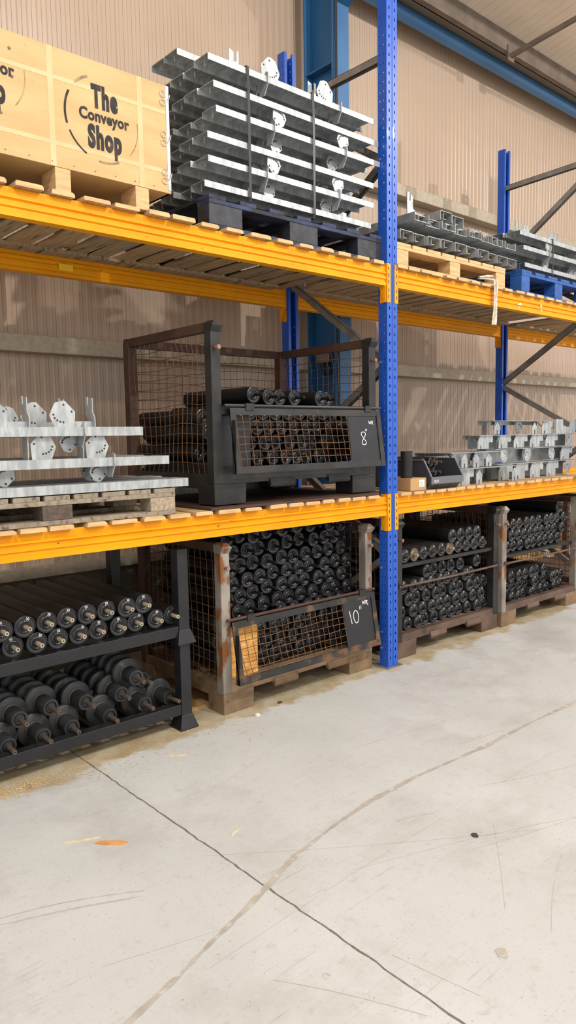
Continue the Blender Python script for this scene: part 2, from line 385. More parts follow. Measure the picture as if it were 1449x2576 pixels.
# block dado and its ledge
mb = MB(); mb.box(-7, 14, 1.425, 1.6, 0, .60, 1)
r = 0; zz = 0.0
while zz < .58:
    xx = -7 + (.225 if r % 2 else 0)
    while xx < 13.7:
        mb.box(xx+.006, xx+.444, 1.417, 1.43, zz+.006, min(zz+.205, .6)); xx += .45
    zz += .21; r += 1
struct('wall_base', mb, ['block', 'mortar'])
struct('trim_1', MB().box(-7, 14, 1.385, 1.55, .60, .665), 'girt')
# wall rails
for i, z in enumerate((1.985, 3.515)):
    mb = MB(); mb.prism([(1.352, z-.048), (1.467, z-.048), (1.467, z+.052), (1.356, z+.052), (1.35, z+.046), (1.35, z-.042)], 'x', -7, 14)
    struct('trim_%d' % (i+2), mb, 'girt')
# roof lining with ribs running up the slope, eaves members
def roofz(y): return 5.02+.2*(1.47-y)
mb = MB(); xx = -7; pr = []
while xx < 14:
    pr += [(xx, 0), (xx+.004, .006), (xx+.008, 0), (xx+.05, 0)]; xx += .1
n = len(pr)
vs = [(a, 1.6, roofz(1.6)+b) for a, b in pr]+[(a, -14, roofz(-14)+b) for a, b in pr]
mb.add(vs, [(k, n+k, n+k+1, k+1) for k in range(n-1)])
vs = [(-7, 1.6, roofz(1.6)+.1), (14, 1.6, roofz(1.6)+.1), (14, -14, roofz(-14)+.1), (-7, -14, roofz(-14)+.1)]
mb.add(vs, [(0, 1, 2, 3)])
struct('ceiling', mb, 'roofm')
mb = MB(); mb.box(-7, 14, 1.10, 1.112, 4.88, 5.09); mb.box(-7, 14, 1.05, 1.11, 4.88, 4.89)
struct('trim_4', mb, 'roofd')
mb = MB(); mb.box(-7, 14, 1.15, 1.36, 4.965, 4.975); mb.box(-7, 14, 1.36, 1.37, 4.90, 5.03)
xx = .9
while xx < 8: mb.box(xx, xx+.06, 1.15, 1.155, 4.955, 4.966, 1); xx += .45
struct('trim_5', mb, ['roofl', 'roofd'])
for i, yy in enumerate((-.6, -2.4)):
    mb = MB(); mb.box(-7, 14, yy, yy+.012, roofz(yy)-.17, roofz(yy)); mb.box(-7, 14, yy-.06, yy, roofz(yy)-.17, roofz(yy)-.16)
    struct('trim_%d' % (i+6), mb, 'roofd')
mb = MB(); mb.tube([(-7, 1.3, 4.9), (14, 1.3, 4.9)], .057, 20)
struct('trim_8', mb, 'bluetube')
t = thing('roof_brace', 'thin brown steel stay running from the eaves up across the roof lining', 'brace', (2.92, 1.08, 4.86))
mb = MB(); mb.bar((2.93, 1.04, 4.845), (3.15, -.95, 5.2), .035, .035); mb.build('strut', 'roofd', t)
MB().box(2.88, 2.98, 1.035, 1.05, 4.80, 4.93).build('cleat', 'roofd', t)

# building column with haunch, cables
t = thing('steel_column', 'dark blue steel I-section building column between rack and wall', 'column', (.715, 1.2, 0))
mb = MB(); mb.box(.63, .80, 1.05, 1.062, 0, 4.95); mb.box(.63, .80, 1.338, 1.35, 0, 4.95); mb.box(.709, .721, 1.062, 1.338, 0, 4.95)
mb.build('shaft', 'navy', t)
mb = MB(); mb.prism([(1.05, 4.55), (.55, 4.95), (.3, 5.15), (.3, 5.23), (1.05, 5.09)], 'x', .709, .721)
mb.add([(.63, 1.05, 4.52), (.80, 1.05, 4.52), (.80, .3, 5.08), (.63, .3, 5.08)], [(0, 1, 2, 3)])
mb.prism([(1.05, 4.52), (.3, 5.08), (.3, 5.095), (1.05, 4.535)], 'x', .63, .80); mb.build('haunch', 'navy', t)
mb = MB(); mb.box(.64, .709, 1.062, 1.338, 4.1, 4.112); mb.box(.721, .79, 1.062, 1.338, 4.1, 4.112); mb.build('stiffener', 'navy', t)
mb = MB()
for dx in (0, .012): mb.tube([(.645+dx, 1.035, 1.2), (.648+dx, 1.036, 2.4), (.64+dx, 1.03, 3.6), (.65+dx, 1.035, 5.0)], .006, 6)
tag(mb.build('power_cable', 'cable'), 'pair of black cables running down the face of blue building column', 'cable')

# ------------------------------------------------------------------ pallet racking
def perforated(mb, P, us, vs, holes):
    """sheet on a grid, cells listed in holes(iu,iv) left open; P maps (u,v) to xyz"""
    nu, nv = len(us), len(vs); o = [P(u, v) for v in vs for u in us]
    fs = [(j*nu+i, j*nu+i+1, (j+1)*nu+i+1, (j+1)*nu+i) for j in range(nv-1) for i in range(nu-1) if not holes(i, j)]
    mb.add(o, fs)
def post(x0, yf, zt, back, parent):
    """C-section upright; yf = y of the face with slots; back=+1 opens towards +y"""
    mb = MB(); w = .09; d = .065*back
    vs = [0, .03]; z = .05
    while z+.05 < zt: vs += [z, z+.018]; z += .05
    vs += [zt]
    us = [0, .020, .027, .063, .070, .09]
    def jog(u): return .004 if .034 < u < .056 else 0
    us = [0, .018, .026, .036, .040, .050, .054, .064, .072, .09]
    def PF(u, v): return (x0+u, yf+(.005*back if .038 < u < .052 else 0), v)
    perforated(mb, PF, us, vs, lambda i, j: i in (1, 7) and j >= 2 and j % 2 == 0 and j < len(vs)-2)
    zs = [0, .03]; z = .05
    while z+.05 < zt: zs += [z+.010, z+.018]; z += .05
    zs += [zt]
    for xs, sgn in ((x0, 1), (x0+w, -1)):
        ys = [0, .018, .024, .044, .050, .065]
        perforated(mb, lambda u, v, xs=xs: (xs, yf+u*back, v), ys, zs, lambda i, j: i in (1, 3) and j >= 2 and j % 2 == 0 and j < len(zs)-2)
        mb.add([(xs, yf+d, 0), (xs+.022*sgn, yf+d, 0), (xs+.022*sgn, yf+d, zt), (xs, yf+d, zt)], [(0, 1, 2, 3)])
        mb.add([(xs+.022*sgn, yf+d, 0), (xs+.022*sgn, yf+d-.012*back, 0), (xs+.022*sgn, yf+d-.012*back, zt), (xs+.022*sgn, yf+d, zt)], [(0, 1, 2, 3)])
    o = mb.build('post', 'blue', parent)
    so = o.modifiers.new('gauge', 'SOLIDIFY'); so.thickness = .0022; so.offset = 0
    return o
DEP = .93
def upright(x0, zf, zr, fz, label):
    t = thing('rack_upright', label, 'rack upright', (x0+.045, DEP/2, 0))
    post(x0, 0, zf, 1, t); post(x0, DEP, zr, -1, t)
    for yy in (0, DEP-.07): MB().box(x0-.02, x0+.12, yy-.02, yy+.10, 0, .006).build('base_plate', 'rustbrown' if yy else 'brace', t)
    cx = x0+.045; segs = []
    for a, b in fz: segs.append(((cx, a[0], a[1]), (cx, b[0], b[1])))
    for p, q in segs:
        p = Vector(p); q = Vector(q); d = (q-p).normalized(); n = Vector((1, 0, 0)).cross(d)
        mb = MB(); L = []
        for s1, s2 in (((-.02, -.02), (-.02, .02)), ((-.02, .02), (.02, .02)), ((.02, .02), (.02, -.02))):
            for pp in ((p, q),):
                A = Vector((s1[0], 0, 0))+n*s1[1]; B = Vector((s2[0], 0, 0))+n*s2[1]
                a, b, c, e = p+A, p+B, q+B, q+A
                m = (A+B)/2; inn = -m.normalized()*.0025
                mb.add([a, b, c, e, a+inn, b+inn, c+inn, e+inn], [(0, 1, 2, 3), (7, 6, 5, 4), (0, 4, 5, 1), (1, 5, 6, 2), (2, 6, 7, 3), (3, 7, 4, 0)])
        mb.build('brace', 'brace', t)
    mb = MB()
    for zz in (.12, .22, .62, 1.85, 3.0): mb.lathe([(0, -.006), (.008, -.006), (.008, 0)], 'x', (x0, .05, zz), 8, False)
    mb.build('bolt', 'bolt', t)
    return t
u0 = upright(0, 4.4, 3.9, [((.05, 3.57), (.88, 3.57)), ((.05, 3.0), (.88, 3.52)), ((.05, 3.0), (.88, 2.47)), ((.05, 1.85), (.88, 2.44)), ((.05, 1.83), (.88, 1.28)),
                          ((.05, .70), (.88, 1.25)), ((.05, .68), (.88, .12))], 'tall blue perforated rack upright in the middle with grey diagonal bracing')
MB().box(.0-.0008, 0, .035, .05, 3.30, 3.365).build('inspection_tag', 'tag', u0, 'small yellow sticker')
u1 = upright(2.575, 4.4, 3.9, [((.05, 3.60), (.88, 3.575)), ((.05, 3.55), (.88, 2.95)), ((.05, 2.43), (.88, 2.93)), ((.05, 2.41), (.88, 1.87)), ((.05, 1.38), (.88, 1.84)),
                              ((.05, 1.36), (.88, .75)), ((.05, .2), (.88, .72))], 'blue rack upright at the far right, rear post standing against the wall')

def beam(x0, x1, yf, z0, back, label, name='rack_beam', connL=True, connR=True, gap=0):
    """box beam with stepped front; yf outer face, back=+1 beam body towards +y"""
    t = thing(name, label, 'rack beam', ((x0+x1)/2, yf, z0))
    h = .112; b = back
    pr = [(0, 0), (0, .018), (.007, .021), (.007, .034), (0, .038), (0, .052), (.009, .056), (.009, .064), (-.001, .069), (-.001, .075),
          (.009, .080), (.009, .108), (.012, h), (.041, h), (.042, .108), (.042, .080), (.050, .075), (.050, .069), (.044, .064), (.044, .057), (.049, .052), (.049, .038), (.045, .034), (.045, .022), (.049, .018), (.049, 0)]
    pts = [(yf+.001+u*b, z0+v) for u, v in pr]
    if b < 0: pts = pts[::-1]
    MB().prism(pts, 'x', x0, x1).build('box_section', 'yellow', t)
    for xe, s, on in ((x0, 1, connL), (x1, -1, connR)):
        if not on: continue
        mb = MB()
        xa, xb = (xe-.032, xe+.002) if s > 0 else (xe-.002, xe+.032)
        ya, yb = (yf-.004, yf) if b > 0 else (yf, yf+.004)
        zs = [z0-.093, z0-.07, z0-.052, z0-.032, z0-.014, z0+.015, z0+.033, z0+.050, z0+.072, z0+.095, z0+.112, z0+.128]
        xs = [xa, xa+.013, xa+.020, xb]
        for yy in (ya, yb): perforated(mb, lambda u, v, yy=yy: (u, yy, v), xs, zs, lambda i, j: i == 1 and j in (1, 3, 5, 7, 9))
        mb.box(xe if s < 0 else xe-.002, xe+.002 if s < 0 else xe, min(ya, yf+.05*b), max(yb, yf+.05*b), z0-.093, z0+.128)
        if s < 0: mb.prism([(yf, z0-.093), (yf, z0), (yf+.05*b, z0), (yf+.012*b, z0-.093)], 'x', xe-.012, xe-.008)
        mb.build('end_connector', 'yellow', t)
        mb = MB(); mb.lathe([(0, -.006), (.005, -.006), (.006, 0)], 'y', (xa+.0165, ya, z0+.108), 8); mb.build('safety_pin', 'bolt', t)
    return t
B1, B2 = .942, 2.283
BX = (-2.66, -.004, .094, 2.571, 2.669, 5.2)
for z0, lv in ((B2, 'upper'), (B1, 'lower')):
    beam(BX[0], BX[1], 0, z0, 1, 'yellow %s front beam left of the middle blue upright' % lv)
    tb_ = beam(BX[2], BX[3], 0, z0, 1, 'yellow %s front beam right of the middle blue upright%s' % (lv, ', white scuffs on it' if lv == 'upper' else ''))
    if lv == 'upper':
        for a_, z_, w_, h_ in ((1.40, .036, .05, .018), (1.395, .014, .03, .006), (1.70, .052, .022, .022), (1.705, .024, .02, .012)):
            q = MB(); q.prism([(a_, z0+z_), (a_+w_, z0+z_+h_*.2), (a_+w_*.8, z0+z_+h_), (a_+w_*.3, z0+z_+h_*.7)], 'y', -.0016, .0005); q.build('paint_scuff', 'white', tb_, 'white scuff')
    t = beam(BX[0], BX[1], DEP, z0, -1, 'yellow %s rear beam of the left bay seen against the wall' % lv)
    if lv == 'upper':
        MB().box(-1.60, -1.52, DEP-.0535, DEP-.0525, z0+.03, z0+.065).build('load_sticker', 'tag', t, 'yellow sticker')
    beam(BX[2], BX[3], DEP, z0, -1, 'yellow %s rear beam of the right bay seen against the wall' % lv)
    beam(BX[4], BX[5], DEP, z0, -1, 'yellow %s rear beam of the farthest bay at the right edge' % lv)

def deck(x0, x1, zt, label, mats, starts=None, y1=.95, pitch=.145, w=.108):
    t = thing('slatted_deck', label, 'shelf deck', ((x0+x1)/2, .45, zt))
    xs = starts or []
    x = (xs[-1][1]+.04) if xs else x0
    while x+w < x1: xs = xs+[(x, x+w+random.uniform(-.012, .008))]; x += pitch+random.uniform(-.014, .014)
    for a, b in xs:
        sk = random.uniform(-.02, .02); yb = y1+random.uniform(-.02, .01); ya = -.02+random.uniform(-.008, .006); h = .018+random.uniform(-.002, .002)
        mb = MB(); c = random.uniform(.002, .012)
        pr = [(a, 0), (b, 0), (b, h*.6), (b-c, h), (a+c*.6, h), (a, h*.55)]
        n = len(pr); vs = [(u, ya, zt+v) for u, v in pr]+[(u+sk, yb, zt+v) for u, v in pr]
        mb.add(vs, [tuple(range(n))[::-1], tuple(range(n, 2*n))]+[(i, (i+1) % n, n+(i+1) % n, n+i) for i in range(n)])
        mb.m[0] = mb.m[1] = 1
        mb.build('slat', [random.choice(mats), 'pine'], t)
    xx = x0
    while xx < x1-.3:
        xe = min(xx+1.25, x1); MB().box(xx, xe-.01, .78, .868, zt-.018, zt-.0005).build('bearer', mats[-1], t); xx = xe
    return t
deck(-2.64, -.02, B2+.112, 'slatted timber deck under the plywood crate and strapped stack', ['slatb', 'slatd', 'slatb'],
     [(-2.60, -2.48), (-2.44, -2.34), (-2.30, -2.21), (-2.177, -2.065), (-2.029, -1.931), (-1.895, -1.775), (-1.753, -1.636), (-1.592, -1.487), (-1.473, -1.352), (-1.31, -1.21), (-1.17, -1.07), (-1.02, -.893), (-.85, -.746), (-.70, -.604), (-.556, -.461), (-.418, -.322), (-.276, -.179), (-.128, -.042)])
deck(.07, 2.56, B2+.112, 'slatted timber deck under the pale and the bright blue pallets', ['slatb', 'slatd', 'slatb'],
     [(.076, .166), (.179, .28), (.29, .39), (.40, .51), (.538, .64), (.67, .77), (.81, .90), (.93, 1.03), (1.07, 1.17)], pitch=.13, w=.10)
deck(2.68, 4.9, B2+.112, 'slatted timber deck of the farthest bay at the right edge', ['slatb', 'slatd', 'slatb'])
deck(-2.64, -.02, B1+.112, 'slatted timber deck carrying the grey pallet and the stillage marked 8', ['slat', 'slat', 'slatd'],
     [(-2.62, -2.5), (-2.47, -2.36), (-2.345, -2.245), (-2.23, -2.12), (-2.107, -2.002), (-1.941, -1.849), (-1.825, -1.70), (-1.67, -1.56), (-1.529, -1.419), (-1.387, -1.29), (-1.261, -1.129), (-1.095, -.99),
      (-.93, -.818), (-.806, -.703), (-.683, -.582), (-.554, -.463), (-.442, -.347), (-.325, -.22), (-.19, -.09)])
deck(.10, 2.56, B1+.112, 'slatted timber deck carrying the grey plastic bin and loose frames', ['slat', 'slat', 'slatd'],
     [(.105, .20), (.222, .32), (.335, .43), (.448, .545), (.56, .65), (.67, .765), (.785, .88), (.90, .985), (1.01, 1.11)], pitch=.125, w=.10)
D1 = B1+.112+.0195; D2 = B2+.112+.0195     # top of the decks

# ------------------------------------------------------------------ galvanised frames
def hole_plate(mb, cx, cz, y, s, flip=1, mir=1, t=.004):
    """seven-sided plate with an arc of punched holes, in the x-z plane"""
    out = [(-.50, -.02), (-.28, .42), (-.05, .50), (.12, .50), (.50, .12), (.46, -.48), (-.30, -.50)]
    pts = [(cx+mir*a*s, cz+flip*b*s) for a, b in out]
    if mir*flip < 0: pts = pts[::-1]
    mb.prism(pts, 'y', y-t/2, y+t/2)
    hs = [(-.34, .0), (-.30, -.12), (-.20, -.20), (-.09, -.25), (.03, -.27), (.06, .36), (.36, .12)]
    for a, b in hs:
        px, pz = cx+mir*a*s, cz+flip*b*s
        for yy, d in ((y-t/2-.0003, 1), (y+t/2+.0003, -1)):
            ring = [(px+.0048*math.cos(k*PI/4), yy, pz+.0048*math.sin(k*PI/4)) for k in range(8)]
            mb.add(ring, [tuple(range(8))[::-1] if d > 0 else tuple(range(8))], mi=1)  # dark disc on the solid plate paints the shade of a hole
def channel(mb, x0, x1, y0, y1, z, h, up=-1, t=.003):
    mb.strip([(y0, z+up*h), (y0, z), (y1, z), (y1, z+up*h)], 'x', x0, x1, t)
def fork(mb, x, y, z, s, d=1, t=.004):
    """slotted fork plate in the y-z plane: rises from the channel and ends in a U slot"""
    p = [(0, 0), (.35, 0), (.62, .45), (.62, 1.0), (.48, 1.0), (.48, .74), (.38, .74), (.38, .95), (.14, .95), (.14, .5), (0, .3)]
    pts = [(y+a*s, z+d*b*s) for a, b in p]
    if d < 0: pts = pts[::-1]
    mb.prism(pts, 'x', x-t/2, x+t/2)
def fin(mb, x, y, z, s, t=.005):
    pts = [(y-.012, z+.018), (y+.006, z+.024), (y+.05, z-.02), (y+.06, z-s), (y+.02, z-s), (y-.012, z-.03)]
    mb.prism(pts[::-1], 'x', x-t/2, x+t/2)
def idler_frame(kind, L=1.16, w=.112, h=.028, label=''):
    """origin at the front left top edge"""
    t = thing('idler_frame', label, 'steel frame', (0, 0, 0)); t['_o'] = (0, 0, 0)
    mb = MB(); channel(mb, 0, L, 0, w, 0, h); mb.build('channel', 'zinc2', t)
    mb = MB(); mb.box(.018, .022, w*.45, w*.5, -h*1.3, -.002)
    for xx, yy in ((.02, .03), (.03, .05), (L-.03, .04), (L-.05, .07)): mb.lathe([(0, -.0024), (.006, -.0024)], 'z', (xx, yy, 0), 8, False)
    mb.build('end_tab', 'zinc', t)
    if kind == 'fins':
        for x in (.36, .88):
            m2 = MB(); fin(m2, x, 0, 0, .085); m2.build('fin', 'zinc', t)
        for x in (.41, .82):
            m2 = MB(); hole_plate(m2, x+.02, -.062, .07, .085, -1); m2.build('hole_plate', ['zinc', 'dirt'], t)
    elif kind == 'plates':
        for x, mi in ((.44, -1), (.90, 1)):
            m2 = MB(); hole_plate(m2, x-.02, -.058, .012, .09, -1, mi); m2.build('hole_plate', ['zinc2', 'dirt'], t)
        for x in (.40, .93):
            m2 = MB(); m2.prism([(.012, -.002), (.06, -.002), (.06, -.09), (.03, -.09)][::-1], 'x', x-.002, x+.002); m2.build('fin', 'zinc', t)
    elif kind == 'top':
        for x, mi in ((.46, -1), (.85, 1)):
            m2 = MB(); hole_plate(m2, x, .09, .09, .125, 1, mi); m2.box(x-.03, x+.03, .088, .092, -.001, .04); m2.build('hole_plate', ['zinc2', 'dirt'], t)
        for x in (.36, .88):
            m2 = MB(); fin(m2, x, 0, 0, .085); m2.build('fin', 'zinc', t)
    elif kind == 'tallforks':
        for x in (.47, 1.06):
            m2 = MB(); q = [(-.10, 0), (.0, 0), (.05, .06), (.05, .17), (.035, .17), (.035, .125), (.015, .12), (.015, .16), (-.015, .17), (-.02, .08), (-.06, .03)]
            m2.prism([(x+a, b*1.25) for a, b in q], 'y', .05, .054); m2.build('fork', 'zinc', t)
    elif kind == 'forks':
        for x in (.46, .97):
            m2 = MB(); fork(m2, x, .04, 0, .13); m2.build('fork', 'zinc', t)
        for x in (.30, .72):
            m2 = MB(); hole_plate(m2, x, .05, .09, .10, 1, -1); m2.build('hole_plate', ['zinc2', 'dirt'], t)
    return t
protos = {}
def place_frame(kind, loc, label, group, L=1.16, rz=0., w=.112, h=.028):
    key = (kind, round(L, 2), w, h)
    if key not in protos:
        o = idler_frame(kind, L, w, h, label); protos[key] = o; o.location = loc; o['_o'] = tuple(loc); o['label'] = label; o['group'] = group
        o.rotation_euler = (0, 0, rz)
        return o
    return dup(protos[key], loc, label, group, (0, 0, rz))

# ---- strapped stack on the dark blue pallet
LX = [-1.242, -1.217, -1.218, -1.164, -1.176, -1.204]; LZ = [2.628, 2.746, 2.854, 2.983, 3.092, 3.205]
LN = ['bottom', 'second', 'third', 'fourth', 'fifth', 'top']; DN = ['front', 'second', 'third', 'rear']
for i in range(6):
    for d in range(5):
        kind = ('fins' if i in (1, 3) else 'plates' if i in (0, 2, 4) else 'fins')
        if i == 5: kind = 'top' if d == 0 else 'forks' if d == 3 else 'fins'
        if i == 0: kind = 'plain'
        if i == 1: kind = 'fins'
        x = LX[i]+(0 if d == 0 else random.uniform(-.03, .03)); y = .05+d*.118
        place_frame(kind, (x, y, LZ[i]), 'galvanised steel frame, %s from the front in the %s layer of the strapped stack' % (ORD[d], LN[i]), 'galvanised frames strapped on the dark blue pallet',
                    L=1.16)
for d, y in enumerate((.31, .43)):
    place_frame('tallforks' if d else 'plain', (-1.2, y, 3.325), 'loose galvanised frame lying on top of the strapped stack, %s one' % ('front' if d == 0 else 'rear'), 'galvanised frames strapped on the dark blue pallet')
for x, w_ in ((-.972, 'left'), (-.535, 'right')):
    mb = MB(); pa = [(.62, 2.62), (.62, 3.25), (.50, 3.236), (.045, 3.214), (.040, 3.1), (.040, 2.60), (.046, 2.575), (.1, 2.575)]
    mb.strip(pa, 'x', x-.008, x+.008, .0015)
    tag(mb.build('strapping_band', 'strap'), '%s black strapping band around the galvanised stack' % w_, 'strap')

# ---- pallets
def pallet(x0, x1, y0, y1, z0, h, m, mb_, label, boards_along='x', lead=.10, nb=7, blockmats=None, bw=.10, name='timber_pallet'):
    t = thing(name, label, 'pallet', ((x0+x1)/2, (y0+y1)/2, z0))
    tb = .02; zb = z0+tb; zt = z0+h
    if boards_along == 'x':     # bottom skids and stringers along x, deck boards along y
        for k, yy in enumerate((y0, (y0+y1)/2-.05, y1-.1)):
            MB().box(x0, x1, yy, yy+.1, z0, zb).build('skid_board', m, t, bevel=.002)
            MB().box(x0, x1, yy, yy+.1, zt-2*tb, zt-tb).build('stringer_board', m, t, bevel=.002)
            for j, xx in enumerate((x0, (x0+x1)/2-bw/2, x1-bw)):
                bm = mb_ if not blockmats else blockmats[j]
                MB().box(xx, xx+bw, yy+.002, yy+.098, zb, zt-2*tb).build('block', bm, t, bevel=.003)
        for k in range(nb):
            a = x0+(x1-x0-lead)*k/(nb-1); MB().box(a, a+lead, y0, y1, zt-tb, zt).build('deck_board', m, t, bevel=.002)
    return t
pallet(-1.225, .0, .04, .84, D2, .155, 'darkblue', 'tar', 'grimy dark blue pallet with tarry blocks under the strapped stack', blockmats=['tar', 'tar', 'tar'], bw=.2, nb=7)
pallet(.125, 1.285, .03, .83, D2, .145, 'pine', 'pine', 'pale pine pallet right of the middle upright, frames laid across it', bw=.11, nb=8, lead=.13)
pallet(1.50, 2.55, .03, .83, D2, .17, 'pblue', 'pblue', 'bright blue painted pallet at the right end of the upper shelf', bw=.11, nb=6, lead=.13)
# old pallet: blocks with short skids, boards in y
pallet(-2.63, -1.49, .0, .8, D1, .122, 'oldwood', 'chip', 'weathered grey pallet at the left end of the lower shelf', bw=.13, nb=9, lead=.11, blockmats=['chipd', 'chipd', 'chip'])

# ---- frames laid front to back on the pine pallet
def cross_channel(w, h, L, up, label):
    t = thing('cross_channel', label, 'steel channel', (0, 0, 0)); t['_o'] = (0, 0, 0)
    m = MB(); m.strip([(0, up*h), (0, 0), (w, 0), (w, up*h)], 'y', 0, L, .0032); m.build('channel', 'zinc2', t)
    m = MB(); m.strip([(w*.38, 0), (w*.38, up*h*.75), (w*.62, up*h*.75)], 'y', .012, .05, .003); m.build('end_clip', 'zinc', t)
    m = MB()
    for k in (.25, .78):
        for s in (-1, 1): m.lathe([(0, s*.0019), (.007, s*.0019)], 'z', (w*k, .03, 0), 8, False)
    m.build('rivet', 'white', t)
    return t
pr = {}
def place_cross(w, h, up, loc, label, L=.9, rz=0):
    g = 'galvanised channels laid front to back on the pine pallet'
    k = (w, h, up, L)
    if k not in pr:
        pr[k] = cross_channel(w, h, L, up, label); pr[k].location = loc; pr[k]['_o'] = tuple(loc); pr[k]['group'] = g; pr[k].rotation_euler = (0, 0, rz); return pr[k]
    return dup(pr[k], loc, label, g, (0, 0, rz))
xx = .145
for i in range(10):
    place_cross(.122, .052, -1, (xx, .02+random.uniform(-.02, .02), 2.632+.003*(i % 2)), 'galvanised channel end, %s from the left in the bottom row on the pine pallet' % ORD[i], rz=random.uniform(-.01, .01)); xx += .1295
for i, (xx, zz) in enumerate(((.27, 2.705), (.41, 2.700), (.555, 2.703), (.70, 2.700), (.845, 2.703), (.99, 2.700), (1.135, 2.703), (1.285, 2.700))):
    place_cross(.135, .048, 1, (xx, .03+random.uniform(-.02, .02), zz), 'upturned galvanised channel, %s from the left in the middle row on the pine pallet' % ORD[i])
for i, xx in enumerate((.31, .46, .62, .80, .93, 1.10, 1.24)):
    place_cross(.10, .042, -1, (xx, .05+random.uniform(-.02, .03), 2.752), 'narrow galvanised channel nested on top, %s from the left, pine pallet' % ORD[i])
for i, xx in enumerate((.80, .93)):
    place_cross(.125, .06, -1, (xx, .22, 2.905-.01*i), 'long raised galvanised channel, %s of the pair above the pine pallet load' % ('left' if i == 0 else 'right'), L=.66)
mb = MB(); mb.box(.78, 1.08, .55, .66, 2.757, 2.845); tag(mb.build('timber_spacer', 'slatb'), 'timber spacer under the raised galvanised channels', 'timber')
t = thing('fork_bracket', 'galvanised fork bracket sticking up beside the middle upright', 'bracket', (.42, .12, 2.76))
mb = MB(); p = [(0, 0), (.09, 0), (.10, .03), (.055, .06), (.055, .125), (.04, .14), (.032, .14), (.032, .10), (.022, .10), (.022, .15), (.0, .15), (-.0, .055)]
mb.prism([(.33+a, 2.757+b) for a, b in p], 'y', .12, .125); mb.build('fork', 'zinc', t)
MB().box(.33, .50, .12, .16, 2.755, 2.760).build('foot_plate', 'zinc', t)

# ---- frames on the bright blue pallet
for i, (x, z) in enumerate(((1.566, 2.643), (1.546, 2.762), (1.496, 2.858))):
    for d in range(5):
        kind = 'plain' if i == 0 else ('fins' if i == 1 else ('tallforks' if d == 2 else 'top' if d == 1 else 'plates'))
        place_frame(kind, (x+(random.uniform(-.03, .03) if d else 0), .05+d*.125, z), 'galvanised frame, %s from the front in the %s layer on the bright blue pallet' % (ORD[d], ('bottom', 'middle', 'top')[i]),
                    'galvanised frames on the bright blue pallet')
mb = MB(); mb.strip([(.5, 2.87), (.045, 2.866), (.041, 2.75), (.041, 2.60)], 'x', 1.94, 1.953, .0015)
tag(mb.build('strapping_band', 'strap'), 'black strapping band around frames on the bright blue pallet', 'strap')

# ---- frames on the weathered pallet
def setf(lst, zl, nm):
    for d, (x1, y, kind) in enumerate(lst):
        place_frame(kind, (x1-1.16, y, zl), 'galvanised frame, %s from the front in the %s layer on the weathered pallet' % (ORD[d], nm), 'galvanised frames on the weathered grey pallet', h=.036)
setf([(-1.417, .0, 'plain'), (-1.45, .125, 'plain'), (-1.40, .26, 'plain'), (-1.46, .40, 'plain')], 1.236, 'bottom')
setf([(-1.518, .0, 'fins'), (-1.56, .13, 'plates'), (-1.49, .27, 'plates'), (-1.53, .40, 'plain')], 1.343, 'middle')
setf([(-1.649, .0, 'fins'), (-1.62, .16, 'plain'), (-1.66, .30, 'forks'), (-1.66, .44, 'plain')], 1.474, 'top')
gt = thing('hole_plate_bracket', 'large seven-sided galvanised hole plate standing on the middle layer, left one', 'bracket', (-2.10, .02, 1.345), None)
mb = MB(); hole_plate(mb, -2.10, 1.396, .022, .108, 1, -1); mb.build('plate', ['zinc2', 'dirt'], gt)
MB().box(-2.165, -2.161, .022, .075, 1.345, 1.452).build('fin', 'zinc', gt)
dup(gt, (-1.862, .02, 1.345), 'large seven-sided galvanised hole plate standing on the middle layer, right one')
gt = thing('hole_plate_bracket', 'galvanised hole plate standing on the top layer beside the fork', 'bracket', (-1.97, .05, 1.476))
mb = MB(); hole_plate(mb, -2.0, 1.527, .05, .115, 1, 1); mb.build('plate', ['zinc2', 'dirt'], gt)
MB().box(-1.945, -1.86, .05, .054, 1.476, 1.50).build('foot_plate', 'zinc', gt)
mb = MB(); fork(mb, -1.862, .03, 1.476, .13); mb.build('fork', 'zinc', gt)
dup(gt, (-2.24, .09, 1.476), 'galvanised hole plate standing on the top layer at the left edge')
dup(gt, (-2.03, .20, 1.476), 'galvanised hole plate set back on the top layer, left of the front one')

# ---- plywood crate
t = thing('plywood_crate', 'large plywood crate with black stencilled lettering at the top left', 'crate', (-2.2, .3, 2.43))
CX0, CX1, CZ0, CZ1 = -3.3, -1.46, 2.508, 2.962
MB().box(CX0, CX1, 0, .012, CZ0, CZ1).build('front_panel', 'ply', t)
MB().box(CX1-.012, CX1, .012, .84, CZ0, CZ1).build('side_panel', 'ply', t)
MB().box(CX0, CX1, .012, .84, CZ1-.012, CZ1).build('lid', 'ply', t)
MB().box(CX0, CX1, .012, .84, CZ0, CZ0+.012).build('floor_panel', 'ply', t)
MB().box(CX0, CX1, .84, .852, CZ0, CZ1).build('back_panel', 'ply', t)
mb = MB(); mb.box(CX1-.016, CX1+.002, -.0015, 0, CZ0+.012, CZ1); mb.box(CX1, CX1+.002, -.0015, .02, CZ0+.012, CZ1)
mb.build('edge_strip', 'zinc', t)
for zz in (2.905, 2.735, 2.575):
    mb = MB()
    for dz in (-.018, .018):
        P = [(CX1-.032+.013*math.cos(a), -.004, zz+dz+.013*math.sin(a)) for a in [k*PI/6 for k in range(13)]]; mb.tube(P, .0016, 5)
    P = [(CX1-.018, -.005, zz-.02), (CX1-.004, -.006, zz), (CX1+.004, -.004, zz+.022)]; mb.tube(P, .0018, 5)
    mb.build('wire_clip', 'bolt', t)
mb = MB()
for x0 in (-2.02, -1.62, -3.0): mb.box(x0, x0+.024, -.0009, 0, CZ0, CZ1)
for z0 in (2.84, 2.59): mb.box(CX0, CX1-.02, -.0008, 0, z0, z0+.017)
mb.build('rubbed_band', 'batten', t)
mb = MB()
